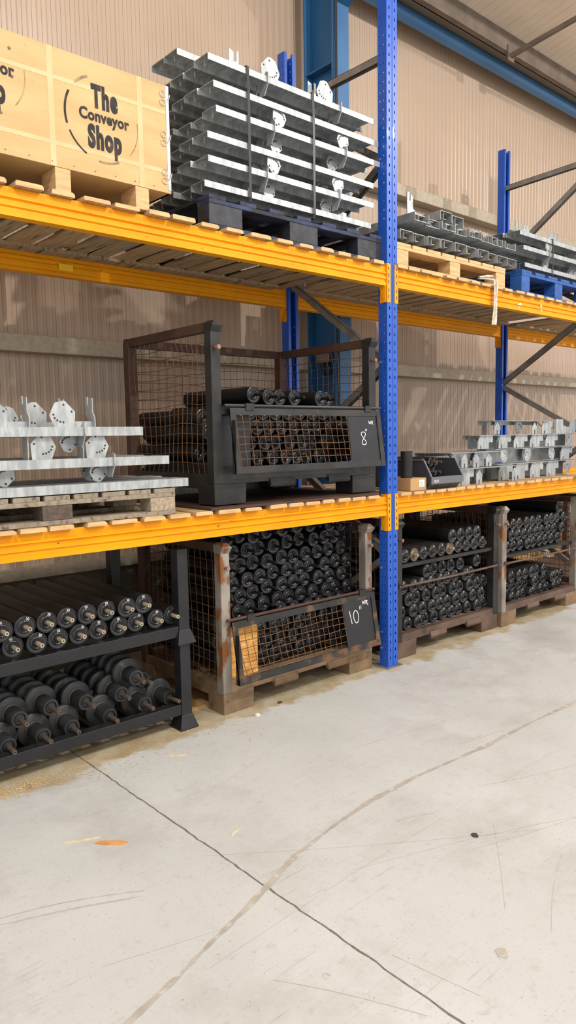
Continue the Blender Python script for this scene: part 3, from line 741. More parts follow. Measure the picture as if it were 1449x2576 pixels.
for i in range(9):
    mb.lathe([(0, -.0015), (.003, -.001), (.003, 0)], 'y', (-2.2+i*.093, 0, 2.525), 8)
for x, z in ((-2.165, 2.90), (-2.16, 2.80)): mb.lathe([(0, -.003), (.006, -.002), (.006, 0)], 'y', (x, 0, z), 8)
mb.build('screw', 'shaftg', t)
for x0 in (-1.64, -2.003, -2.45, -3.0):
    for yy in (.0, .33, .70):
        MB().box(x0, x0+.066, yy+.002, yy+.13, D2, CZ0).build('block', 'pine', t, bevel=.002)
def stamp(cx, cz, parent):
    put_text('lettering', 'The', .118, (cx+.008, -.0012, cz+.042), 'ink', parent, .56, .0070)
    put_text('lettering', 'Conveyor', .062, (cx+.006, -.0012, cz-.016), 'ink', parent, .86, .0022)
    put_text('lettering', 'Shop', .120, (cx+.004, -.0012, cz-.120), 'ink', parent, .56, .0070)
    mb = MB(); R = .165
    for a0, a1, w in ((152, 200, .009), (206, 243, .007)):
        P = [(cx-.004+R*math.cos(math.radians(a)), cz-.005+R*1.02*math.sin(math.radians(a))) for a in range(a0, a1, 3)]; stroke(mb, P, w, -.0012)
    mb.build('stamp_ring', 'ink', parent, 'dark part of the stencilled ring')
    mb = MB()
    for a0, a1, w in ((112, 138, .010), (262, 296, .008), (318, 372, .003)):
        P = [(cx-.004+R*math.cos(math.radians(a)), cz-.005+R*1.02*math.sin(math.radians(a))) for a in range(a0, a1, 3)]; stroke(mb, P, w, -.0012)
    mb.build('stamp_ring', 'inkf', parent, 'faint part of the stencilled ring')
stamp(-1.782, 2.742, t); stamp(-2.27, 2.815, t)

# ---- plastic wrap hanging over the upper beam
t = thing('plastic_wrap', 'crumpled strip of clear plastic wrap hanging over the upper yellow beam', 'plastic wrap', (1.08, 0, 2.42))
mb = MB(); ring = 10; P = []
path = [(.95, .02, 2.452), (1.0, -.004, 2.458), (1.055, -.014, 2.462), (1.08, -.024, 2.45), (1.085, -.026, 2.40), (1.083, -.026, 2.32), (1.080, -.024, 2.25), (1.072, -.022, 2.18), (1.07, -.022, 2.15)]
rad = [.016, .026, .030, .026, .022, .019, .022, .024, .028]
vs = []
for i, (p, r) in enumerate(zip(path, rad)):
    for k in range(ring):
        a = 2*PI*k/ring; rr = r*(1 if k % 2 else .55)*random.uniform(.75, 1.2)
        if i < 3: vs.append((p[0], p[1]+rr*math.cos(a)*.8, p[2]+rr*math.sin(a)*.6))
        else: vs.append((p[0]+rr*math.cos(a), p[1]+rr*math.sin(a)*.5, p[2]))
mb.add(vs, [(i*ring+k, i*ring+(k+1) % ring, (i+1)*ring+(k+1) % ring, (i+1)*ring+k) for i in range(len(path)-1) for k in range(ring)])
mb.build('film', 'film', t)

# ------------------------------------------------------------------ rollers
def roller(r, L, shl, shr, body, cap, sh, label, mark=None, deep=True, name='conveyor_roller'):
    """origin: centre of the front cap, axis +y"""
    t = thing(name, label, 'roller', (0, 0, 0)); t['_o'] = (0, 0, 0)
    MB().lathe([(r*.94, .003), (r, .004), (r, L-.003), (r*.96, L), (0, L)], n=22).build('tube', body, t)
    pr_ = [(r*.985, .006), (r*.985, .001), (r*.93, 0), (r*.88, .004), (r*.66, .006), (r*.60, .002), (r*.52, .0), (r*.44, .003), (r*.36, .004), (r*.30, -.004), (shr*1.2, -.006), (shr, -.005)]
    MB().lathe(pr_, n=22).build('end_cap', cap, t)
    MB().lathe([(0, -shl+.012), (shr*.5, -shl+.012), (shr*.5, -shl), (shr*.95, -shl), (shr, -shl+.002), (shr, .0)], n=10).build('shaft', sh, t)
    if mark:
        o = put_text('marker_number', mark, .017 if r > .042 else .014, (r*.12, .0, r*.62), 'chalk', t, .9)
        for v in o.data.vertices: v.co.y += .0022
    return t
rp = {}
def put_roller(key, args, loc, label, group, rx=0, ry=None, rz=0):
    if key not in rp:
        o = roller(*args[0], label, **args[1]); o.location = loc; o['_o'] = tuple(loc); o['group'] = group; rp[key] = o
        o.rotation_euler = (rx, ry or 0, rz); return o
    return dup(rp[key], loc, label, group, (rx, random.uniform(-PI, PI) if ry is None else ry, rz))

# ------------------------------------------------------------------ mesh stillages
def stillage(x0, x1, y0, y1, z0, H, tone, label, gate=None, bar=None, cups=True, wavy=.004, number='', foot=.2):
    post_m, rail_m, foot_m, wire_m, base_m = tone
    t = thing('mesh_stillage', label, 'stillage', ((x0+x1)/2, (y0+y1)/2, z0))
    zt = z0+H; p = .055
    for xx in (x0, x1-p):
        for yy in (y0, y1-p):
            ff = post_m if yy == y0 else rail_m
            MB().box(xx-.001, xx+p+.001, yy-.001, yy+p+.001, z0+.105, zt-.01).build('post', ff, t, bevel=.004)
    for xx, s in ((x0, 1), (x1, -1)):
        for yy in (y0, y1-.14):
            a, b = sorted((xx, xx+s*foot))
            MB().prism([(a, z0), (b-(.0 if s < 0 else .006), z0), (b, z0+.105), (a, z0+.105)], 'y', yy, yy+.14).build('foot', foot_m, t, bevel=.004)
    # base frame
    mb = MB()
    mb.box(x0+p, x1-p, y0+.001, y0+.05, z0+.105, z0+.155); mb.box(x0+p, x1-p, y1-.05, y1-.001, z0+.105, z0+.155)
    mb.box(x0+.002, x0+.05, y0+p+.001, y1-p-.001, z0+.08, z0+.155); mb.box(x1-.05, x1-.002, y0+p+.001, y1-p-.001, z0+.08, z0+.155)
    mb.box(x0+.05, x1-.05, y0+.05, y1-.05, z0+.118, z0+.128)
    mb.build('base_frame', base_m, t)
    for fx in (.30, .66):
        a = x0+(x1-x0)*fx
        MB().prism([(y0-.005, z0+.075), (y0+.03, z0+.105), (y0-.003, z0+.12), (y0-.012, z0+.09)][::-1], 'x', a, a+.17).build('fork_guide', base_m, t)
    # top rails (left, right, rear)
    def rail(a, b): return MB().bar(a, b, .035, .045)
    rail((x0+.025, y0, zt-.02), (x0+.025, y1, zt-.02)).build('top_rail', rail_m, t)
    rail((x1-.025, y0, zt-.02), (x1-.025, y1, zt-.02)).build('top_rail', rail_m, t)
    rail((x0, y1-.025, zt-.02), (x1, y1-.025, zt-.02)).build('top_rail', rail_m, t)
    for xx, s in ((x0, 1), (x1, -1)):
        mb = MB(); c = xx+s*p/2
        mb.add([(c-.029, y0-.003, zt-.045), (c+.029, y0-.003, zt-.045), (c+.032, y0-.020, zt-.018), (c-.032, y0-.020, zt-.018),
                (c-.029, y0+.055, zt-.045), (c+.029, y0+.055, zt-.045), (c+.030, y0+.057, zt-.004), (c-.030, y0+.057, zt-.004), (c-.012, y0-.006, zt+.008), (c+.012, y0-.006, zt+.008), (c-.012, y0+.05, zt+.008), (c+.012, y0+.05, zt+.008)],
               [(0, 1, 2, 3), (1, 5, 6, 2), (4, 0, 3, 7), (5, 4, 7, 6), (3, 2, 9, 8), (2, 6, 11, 9), (7, 3, 8, 10), (8, 9, 11, 10), (6, 7, 10, 11), (0, 4, 5, 1)])
        mb.build('stacking_cup', post_m, t)
        mb = MB(); mb.lathe([(0, -.03), (.011, -.03), (.012, -.022), (.008, -.02), (.008, 0)], 'y', (xx+s*p*.5, y0, zt-.12), 10); mb.build('stop_pin', 'copper', t)
    # mesh panels
    def panel(P, U, V, pitch, nm='mesh_panel', m=wire_m, wv=wavy, r=.0019):
        mb = MB(); nu = max(2, int(round(U/pitch))); nv = max(2, int(round(V/pitch)))
        ph = random.uniform(0, 6); ph2 = random.uniform(0, 6)
        def W(u, v): return (wv*2.2*math.sin(u*9+ph+v*4)+wv*random.uniform(-.5, .5), wv*math.sin(u*11+ph2)+wv*random.uniform(-.3, .3), 3*wv*math.sin(u*5+v*3+ph))
        for i in range(1, nu):
            u = U*i/nu; pts = []
            for k in range(9): v = V*k/8; a, b, c = W(u, v) if 0 < k < 8 else (0, 0, 0); pts.append(P(u+a, v, c))
            mb.tube(pts, r, 4, False)
        for j in range(1, nv):
            v = V*j/nv; pts = []
            for k in range(9): u = U*k/8; a, b, c = W(u, v) if 0 < k < 8 else (0, 0, 0); pts.append(P(u, v+b, c))
            mb.tube(pts, r, 4, False)
        mb.build(nm, m, t)
    zb = z0+.155; V = H-.195
    panel(lambda u, v, c: (x0+.02+c, y0+.055+u, zb+v), y1-y0-.11, V, .05)
    panel(lambda u, v, c: (x1-.02+c, y0+.055+u, zb+v), y1-y0-.11, V, .05)
    panel(lambda u, v, c: (x0+.055+u, y1-.02+c, zb+v), x1-x0-.11, V, .05)
    if bar:
        mb = MB(); mb.tube([(x0, y0-.02, bar), ((x0+x1)/2, y0-.022, bar-.004), (x1, y0-.02, bar)], .008, 8); mb.build('front_bar', 'redrust', t)
        for xx in (x0+.03, x1-.03):
            MB().lathe([(0, -.03), (.013, -.03), (.013, 0)], 'y', (xx, y0, bar), 8).build('bar_eye', rail_m, t)
    if gate:
        gz0, gz1, gx0, gx1, tilt, gm, gw, filler = gate
        def gy(z): return y0-.03-(gz1-z)/(gz1-gz0)*tilt
        MB().tube([(gx0-.025, y0-.022, gz1+.012), (gx1+.01, y0-.022, gz1+.012)], .0085, 8).build('hinge_bar', rail_m if number == '10' else 'cage', t)
        MB().box(x0+.055, x1-.055, y0, y0+.012, gz1-.03, gz1+.005).build('front_rail', 'cage', t)
        MB().box(x0+.055, x1-.055, y0, y0+.05, z0+.155, z0+.175).build('front_sill', base_m, t)
        g = MB(); w = .034
        for a, b, c, d in ((gx0, gx1, gz1-w, gz1), (gx0, gx1, gz0, gz0+w)):
            g.add([(a, gy(c), c), (b, gy(c), c), (b, gy(d), d), (a, gy(d), d), (a, gy(c)+.008, c), (b, gy(c)+.008, c), (b, gy(d)+.008, d), (a, gy(d)+.008, d)],
                  [(0, 1, 2, 3), (7, 6, 5, 4), (0, 4, 5, 1), (3, 2, 6, 7), (0, 3, 7, 4), (1, 5, 6, 2)])
        for a, b in ((gx0, gx0+w), (gx1-w, gx1)):
            c, d = gz0, gz1
            g.add([(a, gy(c)-.001, c), (b, gy(c)-.001, c), (b, gy(d)-.001, d), (a, gy(d)-.001, d), (a, gy(c)+.007, c), (b, gy(c)+.007, c), (b, gy(d)+.007, d), (a, gy(d)+.007, d)],
                  [(0, 1, 2, 3), (7, 6, 5, 4), (0, 4, 5, 1), (3, 2, 6, 7), (0, 3, 7, 4), (1, 5, 6, 2)])
        # lip of the angle frame
        g.box(gx0, gx0+.004, gy(gz0)-.0, gy(gz0)+.03, gz0, gz1-.06); g.box(gx0, gx1, gy(gz0), gy(gz0)+.03, gz0-.002, gz0+.002)
        go = g.build('drop_gate', gm, t)
        for xx in (gx0+.10, gx1-.13):
            MB().box(xx, xx+.05, y0-.036, y0-.014, gz1-.012, gz1+.024).build('hinge', 'cage', go)
        mb = MB(); U = gx1-gx0-2*w-.25; VV = gz1-gz0-2*w; nu, nv = 18, 7
        for i in range(nu+1):
            u = gx0+w+U*i/nu; bd = random.choice((0, 0, .012, .02)); pts = []
            for k in range(6):
                zz = gz0+w+VV*k/5; pts.append((u+random.uniform(-.003, .003)+bd*(1-k/5)**2, gy(zz)+.004-random.uniform(0, .004), zz))
            mb.tube(pts, .002, 4, False)
        for j in range(1, nv):
            zz = gz0+w+VV*j/nv; pts = [(gx0+w+U*k/8, gy(zz)+.002, zz+random.uniform(-.003, .003)) for k in range(9)]
            mb.tube(pts, .002, 4, False)
        mb.build('gate_mesh', gw, go)
        a, b = gx1-w-.24, gx1-w; c, d = gz0+w, gz1-w
        mb = MB(); mb.add([(a, gy(c)+.004, c), (b, gy(c)+.004, c), (b, gy(d)+.004, d), (a, gy(d)+.004, d), (a, gy(c)+.007, c), (b, gy(c)+.007, c), (b, gy(d)+.007, d), (a, gy(d)+.007, d)],
                          [(0, 1, 2, 3), (7, 6, 5, 4), (0, 4, 5, 1), (3, 2, 6, 7), (0, 3, 7, 4), (1, 5, 6, 2)])
        po = mb.build('sign_panel', 'black', go)
        mb = MB(); tl = lambda z: gy(z)+.0034
        if number == '10':
            cx, cz = a+.075, (c+d)/2+.035
            stroke(mb, [(cx-.028, cz+.04), (cx-.018, cz-.035)], .0045, 0, tl)
            stroke(mb, [(cx+.022+.021*math.cos(q), cz+.036*math.sin(q)) for q in [k*PI/8 for k in range(17)]], .0045, 0, tl)
            stroke(mb, [(cx+.062, cz+.055), (cx+.060, cz+.035)], .003, 0, tl); stroke(mb, [(cx+.074, cz+.058), (cx+.072, cz+.038)], .003, 0, tl)
            q = cx+.088; w0 = cz+.062
            stroke(mb, [(q, w0+.02), (q+.006, w0), (q+.012, w0+.014), (q+.018, w0), (q+.024, w0+.02)], .004, 0, tl)
            stroke(mb, [(q+.030, w0-.004), (q+.032, w0+.018), (q+.044, w0+.014), (q+.036, w0+.006), (q+.048, w0-.012)], .004, 0, tl)
        else:
            cx, cz = a+.115, (c+d)/2-.0
            P = [(cx+.018*math.sin(q)*1.0, cz+.036*math.cos(q/2)) for q in [k*4*PI/28 for k in range(29)]]
            stroke(mb, P, .004, 0, tl)
            stroke(mb, [(cx+.022, cz+.052), (cx+.021, cz+.040)], .003, 0, tl); stroke(mb, [(cx+.032, cz+.053), (cx+.031, cz+.041)], .003, 0, tl)
            q = cx+.055; w0 = cz+.082
            stroke(mb, [(q, w0+.018), (q+.004, w0), (q+.010, w0+.010), (q+.016, w0), (q+.018, w0+.016)], .003, 0, tl)
            stroke(mb, [(q+.026, w0-.002), (q+.026, w0+.016), (q+.036, w0+.012), (q+.028, w0+.006), (q+.038, w0-.004)], .003, 0, tl)
        mb.build('marker_number', 'chalk', po)
        mb = MB()
        for xx in (gx0+.02, gx1-.018): mb.lathe([(0, -.002), (.010, -.002), (.012, 0)], 'y', (xx, gy(gz0+.02)-.001, gz0+.022), 12, False)
        mb.build('latch_hole', 'dirt', go)  # no opening here: dark disc paints the shade of the hole
        if filler: MB().box(x0+.065, x0+.245, y0+.02, y0+.045, z0+.165, gz1-.035).build('filler_board', filler, t, {'foam': 'crumbling ochre foam board', 'black': 'dark board behind the gate mesh'}.get(filler))
    return t
GRIME = ('cage', 'rustd', 'cage', 'wire', 'cage')
C1 = D1+.016
stillage(-1.245, -.07, .03, .87, C1, .885, GRIME, 'black mesh stillage marked 8 on the lower shelf beside middle upright',
         gate=(1.245, 1.565, -1.165, -.068, .045, 'cage', 'wire', 'black'), number='8', wavy=.006)
mb = MB(); mb.box(-1.30, -.095, -.015, .86, D1, D1+.012)
tag(mb.build('steel_sheet', 'rustd'), 'thin rusty steel sheet lying under the stillage marked 8', 'sheet')
stillage(-1.185, -.055, .08, .90, 0, .885, ('rustpaint', 'rustd', 'rustbrown', 'wire', 'rustbrown'), 'rust-streaked mesh stillage marked 10 standing on the floor left of middle upright',
         gate=(.168, .485, -1.145, -.07, .055, 'gate', 'wire', 'foam'), number='10')
stillage(.165, 1.30, .07, .90, 0, .885, ('cage', 'rustd', 'redrust', 'wired', 'redrust'), 'open-fronted mesh stillage on the floor directly right of the middle upright', bar=.472)
stillage(1.325, 2.475, .05, .90, 0, .885, ('rustpaint', 'rustd', 'rustbrown', 'wire', 'redrust'), 'rusty mesh stillage on the floor at right with loose bottom rollers', bar=.475)
stillage(2.71, 3.84, .05, .90, 0, .885, ('cage', 'rustd', 'redrust', 'wired', 'redrust'), 'mesh stillage cut by the right edge of the photo')

# ---- rollers in the stillage marked 10
c2 = [[(-1.052, .891), (-.965, .896), (-.879, .887), (-.77, .90), (-.65, .885), (-.56, .905), (-.455, .901), (-.304, .893), (-.202, .887)],
      [(-1.018, .817), (-.937, .82), (-.831, .816), (-.74, .821), (-.622, .827), (-.53, .832), (-.435, .829), (-.349, .837), (-.249, .829)],
      [(-1.035, .726), (-.958, .738), (-.878, .745), (-.784, .739), (-.689, .754), (-.60, .757), (-.505, .757), (-.405, .758), (-.31, .756), (-.199, .751)],
      [(-.93, .66), (-.839, .665), (-.736, .675), (-.646, .681), (-.555, .676), (-.466, .68), (-.339, .669), (-.247, .677), (-.152, .668)],
      [(-1.023, .645), (-.879, .582), (-.775, .597), (-.685, .601), (-.590, .599), (-.497, .598), (-.40, .594), (-.295, .590), (-.201, .594)],
      [(-1.062, .563), (-.967, .571), (-.715, .521), (-.625, .52), (-.535, .521), (-.445, .518), (-.335, .512), (-.243, .509), (-.150, .505)],
      [(-.999, .49), (-.904, .498), (-.805, .507), (-.667, .443), (-.573, .443), (-.479, .443), (-.385, .439), (-.29, .435), (-.196, .432)]]
low = []
for j, zz in enumerate((.37, .295, .22)):
    low.append([(-.93+.094*i+(.047 if j % 2 else 0), zz) for i in range(9)])
def relax(pts, dmin, n=60, bounds=None):
    pts = [list(p) for p in pts]
    for _ in range(n):
        for i in range(len(pts)):
            for j in range(i):
                dx = pts[i][0]-pts[j][0]; dz = pts[i][1]-pts[j][1]; d = math.hypot(dx, dz)
                if 1e-6 < d < dmin:
                    k = (dmin-d)/d/2; pts[i][0] += dx*k; pts[i][1] += dz*k; pts[j][0] -= dx*k; pts[j][1] -= dz*k
        if bounds:
            for p in pts: p[0] = min(max(p[0], bounds[0]), bounds[1]); p[1] = min(max(p[1], bounds[2]), bounds[3])
    return pts
allp = [(p, ('above', j, i)) for j, row in enumerate(c2) for i, p in enumerate(sorted(row))]+[(p, ('behind', j, i)) for j, row in enumerate(low) for i, p in enumerate(row)]
rel = relax([a for a, _ in allp], .0865, 80, (-1.075, -.135, .205, .93))
for (x, z), (_, (w_, j_, i_)) in zip(rel, allp):
    put_roller('c2', ((.0430, .60, .078, .0085, 'roll', 'cap', 'shaft'), {}), (x, .19+random.uniform(-.012, .02), z),
               'roller in stillage marked 10, %s from left, %s row %s' % (ORD[i_], ORD[j_], 'from top' if w_ == 'above' else 'behind gate mesh'),
               'black rollers %s the gate of stillage marked 10' % ('above' if w_ == 'above' else 'behind'), rz=random.uniform(-.02, .02))
# recessed rollers at the left side of the same stillage
for i, z in enumerate((.24, .33, .42, .52, .62, .72, .82)):
    put_roller('c2', None, (-1.075, .26+random.uniform(-.01, .02), z if i < 3 else z), 'set-back black roller at the left side of the stillage marked 10, %s from the bottom' % ORD[i], 'set-back rollers in stillage marked 10') if i < 3 else None

# ---- rollers in the stillage marked 8
A8 = ((.0435, .60, .075, .0085, 'roll', 'cap', 'shaft'), {})
top8 = [(-.942+.0, 1.64, -.02), (-.82, 1.632, 0), (-.728, 1.632, .02), (-.637, 1.632, 0), (-.46, 1.63, -.02), (-.372, 1.628, .02)]
for i, (x, z, dy) in enumerate(top8):
    put_roller('c1', A8, (x+.02, .13+dy, z), 'black roller, %s from the left in the top row of the stillage marked 8' % ORD[i], 'top rollers in stillage marked 8')
for j, zz in enumerate((1.552, 1.472, 1.392, 1.312)):
    for i in range(11):
        x = -.985+i*.088+(.044 if j % 2 else 0)
        if x > -.10: continue
        put_roller('c1', A8, (x, .15+random.uniform(-.01, .03), zz), 'roller in stillage marked 8, %s from left, row %s' % (ORD[i], ('just above the gate', 'below the gate top', 'at mid gate height', 'near the base')[j]),
                   'black rollers behind gate of stillage marked 8, %s row' % ('top', 'upper', 'middle', 'lowest')[j])
for i, (x, y, z) in enumerate(((-1.11, .30, 1.53), (-1.13, .22, 1.45), (-1.12, .33, 1.345), (-1.13, .20, 1.26), (-1.04, .34, 1.43), (-1.04, .28, 1.32))):
    put_roller('c1', A8, (x, y, z), 'set-back black roller seen through the left side mesh, stillage marked 8, %s' % ('highest', 'second highest', 'third highest', 'lowest', 'inner upper one', 'inner lower one')[i], 'set-back rollers in stillage marked 8')
mb = MB(); mb.box(-1.18, -.13, .10, .82, C1+.131, C1+.135+.03); tag(mb.build('base_board', 'black'), 'dark board under the rollers inside the stillage marked 8', 'board')

# ---- open-fronted stillage right of the upright
A3 = ((.0455, .66, .022, .010, 'rollg', 'cap', 'shaft'), {'mark': '12'})
mb = MB(); mb.box(.235, 1.235, .09, .80, .128, .150); tag(mb.build('timber_board', 'oldwood'), 'splintered timber board under the lower roller pile right of middle upright', 'board')
rows3 = [[(.338+.0955*i, .196) for i in range(10)], [(.290+.0955*i, .277) for i in range(10)], [(.338+.0955*i, .358) for i in range(10)], [(.290+.0955*i, .438) for i in range(9)], [(.529+.0955*i, .519) for i in range(5)]+[(1.10, .519)]]
rn = ['bottom', 'second', 'third', 'fourth', 'top']
for j, row in enumerate(rows3):
    for i, (x, z) in enumerate(row):
        put_roller('c3', A3, (x, .12+random.uniform(-.015, .015), z), 'black roller, %s from left, %s row, lower pile beside middle upright' % (ORD[i], rn[j]), 'black rollers in the lower pile beside the upright', ry=random.uniform(-.5, .5))
mb = MB(); mb.box(.225, 1.245, .085, .80, .578, .601); tag(mb.build('shelf_board', 'cage'), 'dark board between the two roller piles right of middle upright', 'board')
A3b = ((.0450, .66, .030, .010, 'rollg', 'cap', 'shaftg'), {'mark': '12'}); A3c = ((.0450, .66, .030, .010, 'rollg', 'capr', 'steel'), {})
for i in range(10):
    x = .285+i*.0955
    rusty = i in (1, 5)
    put_roller('c3c' if rusty else 'c3b', A3c if rusty else A3b, (x, .10, .6475), ('brown rusty-ended' if rusty else 'dusty black')+' roller, %s from the left along the dark board' % ORD[i], 'rollers on the dark board', ry=random.uniform(-.5, .5))
A3d = ((.0475, .66, .022, .010, 'roll', 'cap', 'shaft'), {'mark': '12'})
for i in range(4):
    put_roller('c3d', A3d, (.775+i*.096, .09, .730), 'thick roller, %s from left, topmost row beside middle upright' % ORD[i], 'thick rollers in the topmost row', ry=random.uniform(-.5, .5))

# ---- right-hand stillage
A4 = ((.0455, .66, .022, .0095, 'rollg', 'cap', 'shaft'), {'mark': '12'})
A4b = ((.0455, .66, .028, .0095, 'roll', 'cap', 'shaftg'), {'mark': '12'})
up = [[(1.518+.0925*i, .567) for i in range(9)], [(1.564+.0925*i, .649) for i in range(8)]+[(2.31, .645)], [(1.51+.0925*i, .731) for i in range(9)]+[(2.342, .728)]]
for j, row in enumerate(up):
    for i, (x, z) in enumerate(row):
        a = 'c4b' if j == 2 else 'c4'
        put_roller(a, A4b if j == 2 else A4, (x-.01, .12+random.uniform(-.01, .01), z), 'roller, %s from left, %s row, upper pile in right-hand stillage' % (ORD[i], rn[j] if j < 2 else 'top'), 'rollers in the upper pile of the right-hand stillage', ry=random.uniform(-.5, .5))
put_roller('c4c', ((.050, .62, .02, .0095, 'roll', 'cap', 'shaft'), {}), (2.262, .12, .813), 'single thick black roller lying on top of the right-hand pile', None)
mb = MB(); mb.box(1.39, 2.42, .085, .80, .500, .520); tag(mb.build('shelf_board', 'cage'), 'dark board carrying the upper pile in the right-hand stillage', 'board')
lw = [[(1.463+.0925*i, .176) for i in range(10)], [(1.509+.0925*i, .257) for i in range(9)]+[(2.345, .25)], [(1.463+.0925*i, .338) for i in range(7)]]
for j, row in enumerate(lw):
    for i, (x, z) in enumerate(row):
        put_roller('c4', A4, (x, .12+random.uniform(-.02, .02), z), 'roller, %s from left, %s row, lower pile in right-hand stillage' % (ORD[i], rn[j] if j < 2 else 'top'), 'rollers in the lower pile of the right-hand stillage', ry=random.uniform(-.5, .5))
# hidden beyond: ochre board and pale drum seen through the mesh
t = thing('ochre_board', 'ochre board leaning against the wall behind the right-hand stillage', 'board', (4.0, 1.3, 0))
mb = MB(); mb.prism([(1.05, 0), (1.08, 0), (1.35, .9), (1.32, .9)], 'x', 3.1, 5.2); mb.build('board', 'ochre', t)
mb = MB(); mb.tube([(3.9+.32*math.cos(a), 1.0, .35+.32*math.sin(a)) for a in [k*PI/12 for k in range(25)]], .035, 8, False)
tag(mb.build('white_hoop', 'white'), 'pale curved hoop behind the right-hand stillage seen through its mesh', 'hoop')

# ------------------------------------------------------------------ black stacking frames at the left
def black_frame(z0, H, label, rz, upper):
    t = thing('stacking_frame', label, 'stacking frame', (-2.2, .45, z0))
    X0, X1, Y0, Y1 = -2.9, -1.383, .075, .80; p = .06
    for xx in (X0, X1-p):
        for yy in (Y0, Y1-p):
            MB().box(xx, xx+p, yy, yy+p, z0+.05, z0+H).build('leg', 'black', t, bevel=.004)
            c = xx+p/2; d = yy+p/2; mb = MB(); a, b = .032, .052
            lo = [(c-b, d-b, z0), (c+b, d-b, z0), (c+b, d+b, z0), (c-b, d+b, z0)]; l2 = [(q[0], q[1], z0+.006) for q in lo]
            hi = [(c-a, d-a, z0+.07), (c+a, d-a, z0+.07), (c+a, d+a, z0+.07), (c-a, d+a, z0+.07)]
            mb.add(lo+l2+hi, [(0, 3, 2, 1), (8, 9, 10, 11)]+[(i, (i+1) % 4, 4+(i+1) % 4, 4+i) for i in range(4)]+[(4+i, 4+(i+1) % 4, 8+(i+1) % 4, 8+i) for i in range(4)])
            mb.build('flared_foot', 'black', t, bevel=.003)
    for yy in (Y0+.004, Y1-p+.004): MB().box(X0+p, X1-p, yy, yy+.05, rz-.055, rz).build('long_rail', 'black', t, bevel=.003)
    for xx in (X0+.005, X1-p+.005): MB().box(xx, xx+.05, Y0+p, Y1-p, rz-.055, rz).build('cross_rail', 'black', t, bevel=.003)
    if not upper:
        for i in range(14):
            a = X0+.12+i*.1; MB().box(a, a+.05, Y0+.06, Y1-.06, rz-.072, rz-.062).build('rest_strip', 'black', t)
    return t
black_frame(0, .425, 'lower black steel stacking frame on the floor at the left, discs on it', .127, False)
black_frame(.427, .465, 'upper black steel stacking frame at the left, long rollers on it', .517, True)
topr = [-1.605, -1.701, -1.797, -1.892, -1.986, -2.080, -2.178, -2.275, -2.372, -2.47, -2.57]
botr = [-1.448, -1.548, -1.647, -1.741, -1.841, -1.938, -2.036, -2.131, -2.229, -2.327, -2.425, -2.523]
AB = ((.0465, .72, .052, .0095, 'roll', 'cap', 'steel'), {'mark': '30'})
for i, x in enumerate(topr):
    put_roller('bk', AB, (x, .12+random.uniform(-.012, .008), .6475-.0005*i), 'long roller marked 30, top row on black frame, %s from right' % ORD[i], 'long rollers on the upper black frame', ry=random.uniform(-.4, .5))
for i, x in enumerate(botr):
    put_roller('bk', AB, (x, .12+random.uniform(-.012, .008), .5655), 'long roller marked 30, bottom row on black frame, %s from right' % ORD[i], 'long rollers on the upper black frame', ry=random.uniform(-.4, .5))
def disc_roller(label, R=.074):
    t = thing('disc_roller', label, 'disc roller', (0, 0, 0)); t['_o'] = (0, 0, 0)
    MB().lathe([(0, -.075), (.0035, -.075), (.0035, -.088), (.009, -.088), (.0105, -.085), (.0105, .0)], n=12).build('shaft', 'shaftg', t)
    MB().lathe([(.0105, -.008), (.020, -.008), (.021, -.002), (.026, -.001), (.027, -.010), (.036, -.010), (.038, -.004), (.038, .075), (.045, .078), (.045, .5), (0, .5)], n=24).build('hub', 'disc', t)
    for k in range(5):
        y = .085+k*.085
        MB().lathe([(.044, y-.004), (R*.92, y), (R, y+.004), (R, y+.010), (R*.965, y+.013), (R, y+.016), (R, y+.026), (R*.93, y+.030), (.044, y+.030)], n=32).build('rubber_disc', 'disc', t)
    return t
tips = [(-1.600, .136, .0), (-1.786, .127, .0), (-1.969, .122, .01), (-2.108, .123, .0), (-2.261, .123, 0), (-1.460, .133, 0), (-1.705, .203, .035), (-1.888, .213, .03), (-2.055, .232, .03),
        (-2.195, .215, .03), (-1.640, .277, .0), (-1.568, .235, .07), (-2.40, .13, 0), (-2.35, .22, .04), (-2.5, .23, .05), (-2.56, .13, 0)]
dn = ['leaning disc roller on lower rail, %s']
d0 = None
dz = .073
names = ['grey-black disc roller resting on the rail, third from right', 'grey-black disc roller on the rail beneath the second-row gap', 'grey-black disc roller on the rail left of centre',
         'grey-black disc roller low at the left', 'grey-black disc roller low at the far left edge', 'grey-black disc roller next to the right leg', 'disc roller behind, between the two nearest the leg',
         'disc roller in the second row, large disc at centre', 'disc roller in the second row left of centre', 'disc roller in the second row at the left edge', 'highest disc roller lying on top of the others',
         'small disc roller tucked behind the highest one', 'disc roller cut by the left edge, low', 'disc roller cut by the left edge, upper', 'disc roller beyond the left edge, upper', 'disc roller beyond the left edge, low']
for (x, z, dy), lb in zip(tips, names):
    z2 = z+.012
    loc = (x, .165+dy, z2)
    if d0 is None:
        d0 = disc_roller(lb); d0.location = loc; d0['_o'] = loc; d0['group'] = 'disc rollers on the lower black frame'
    else: dup(d0, loc, lb, 'disc rollers on the lower black frame', (random.uniform(-.03, .03), random.uniform(-2, 2), random.uniform(-.05, .05)))

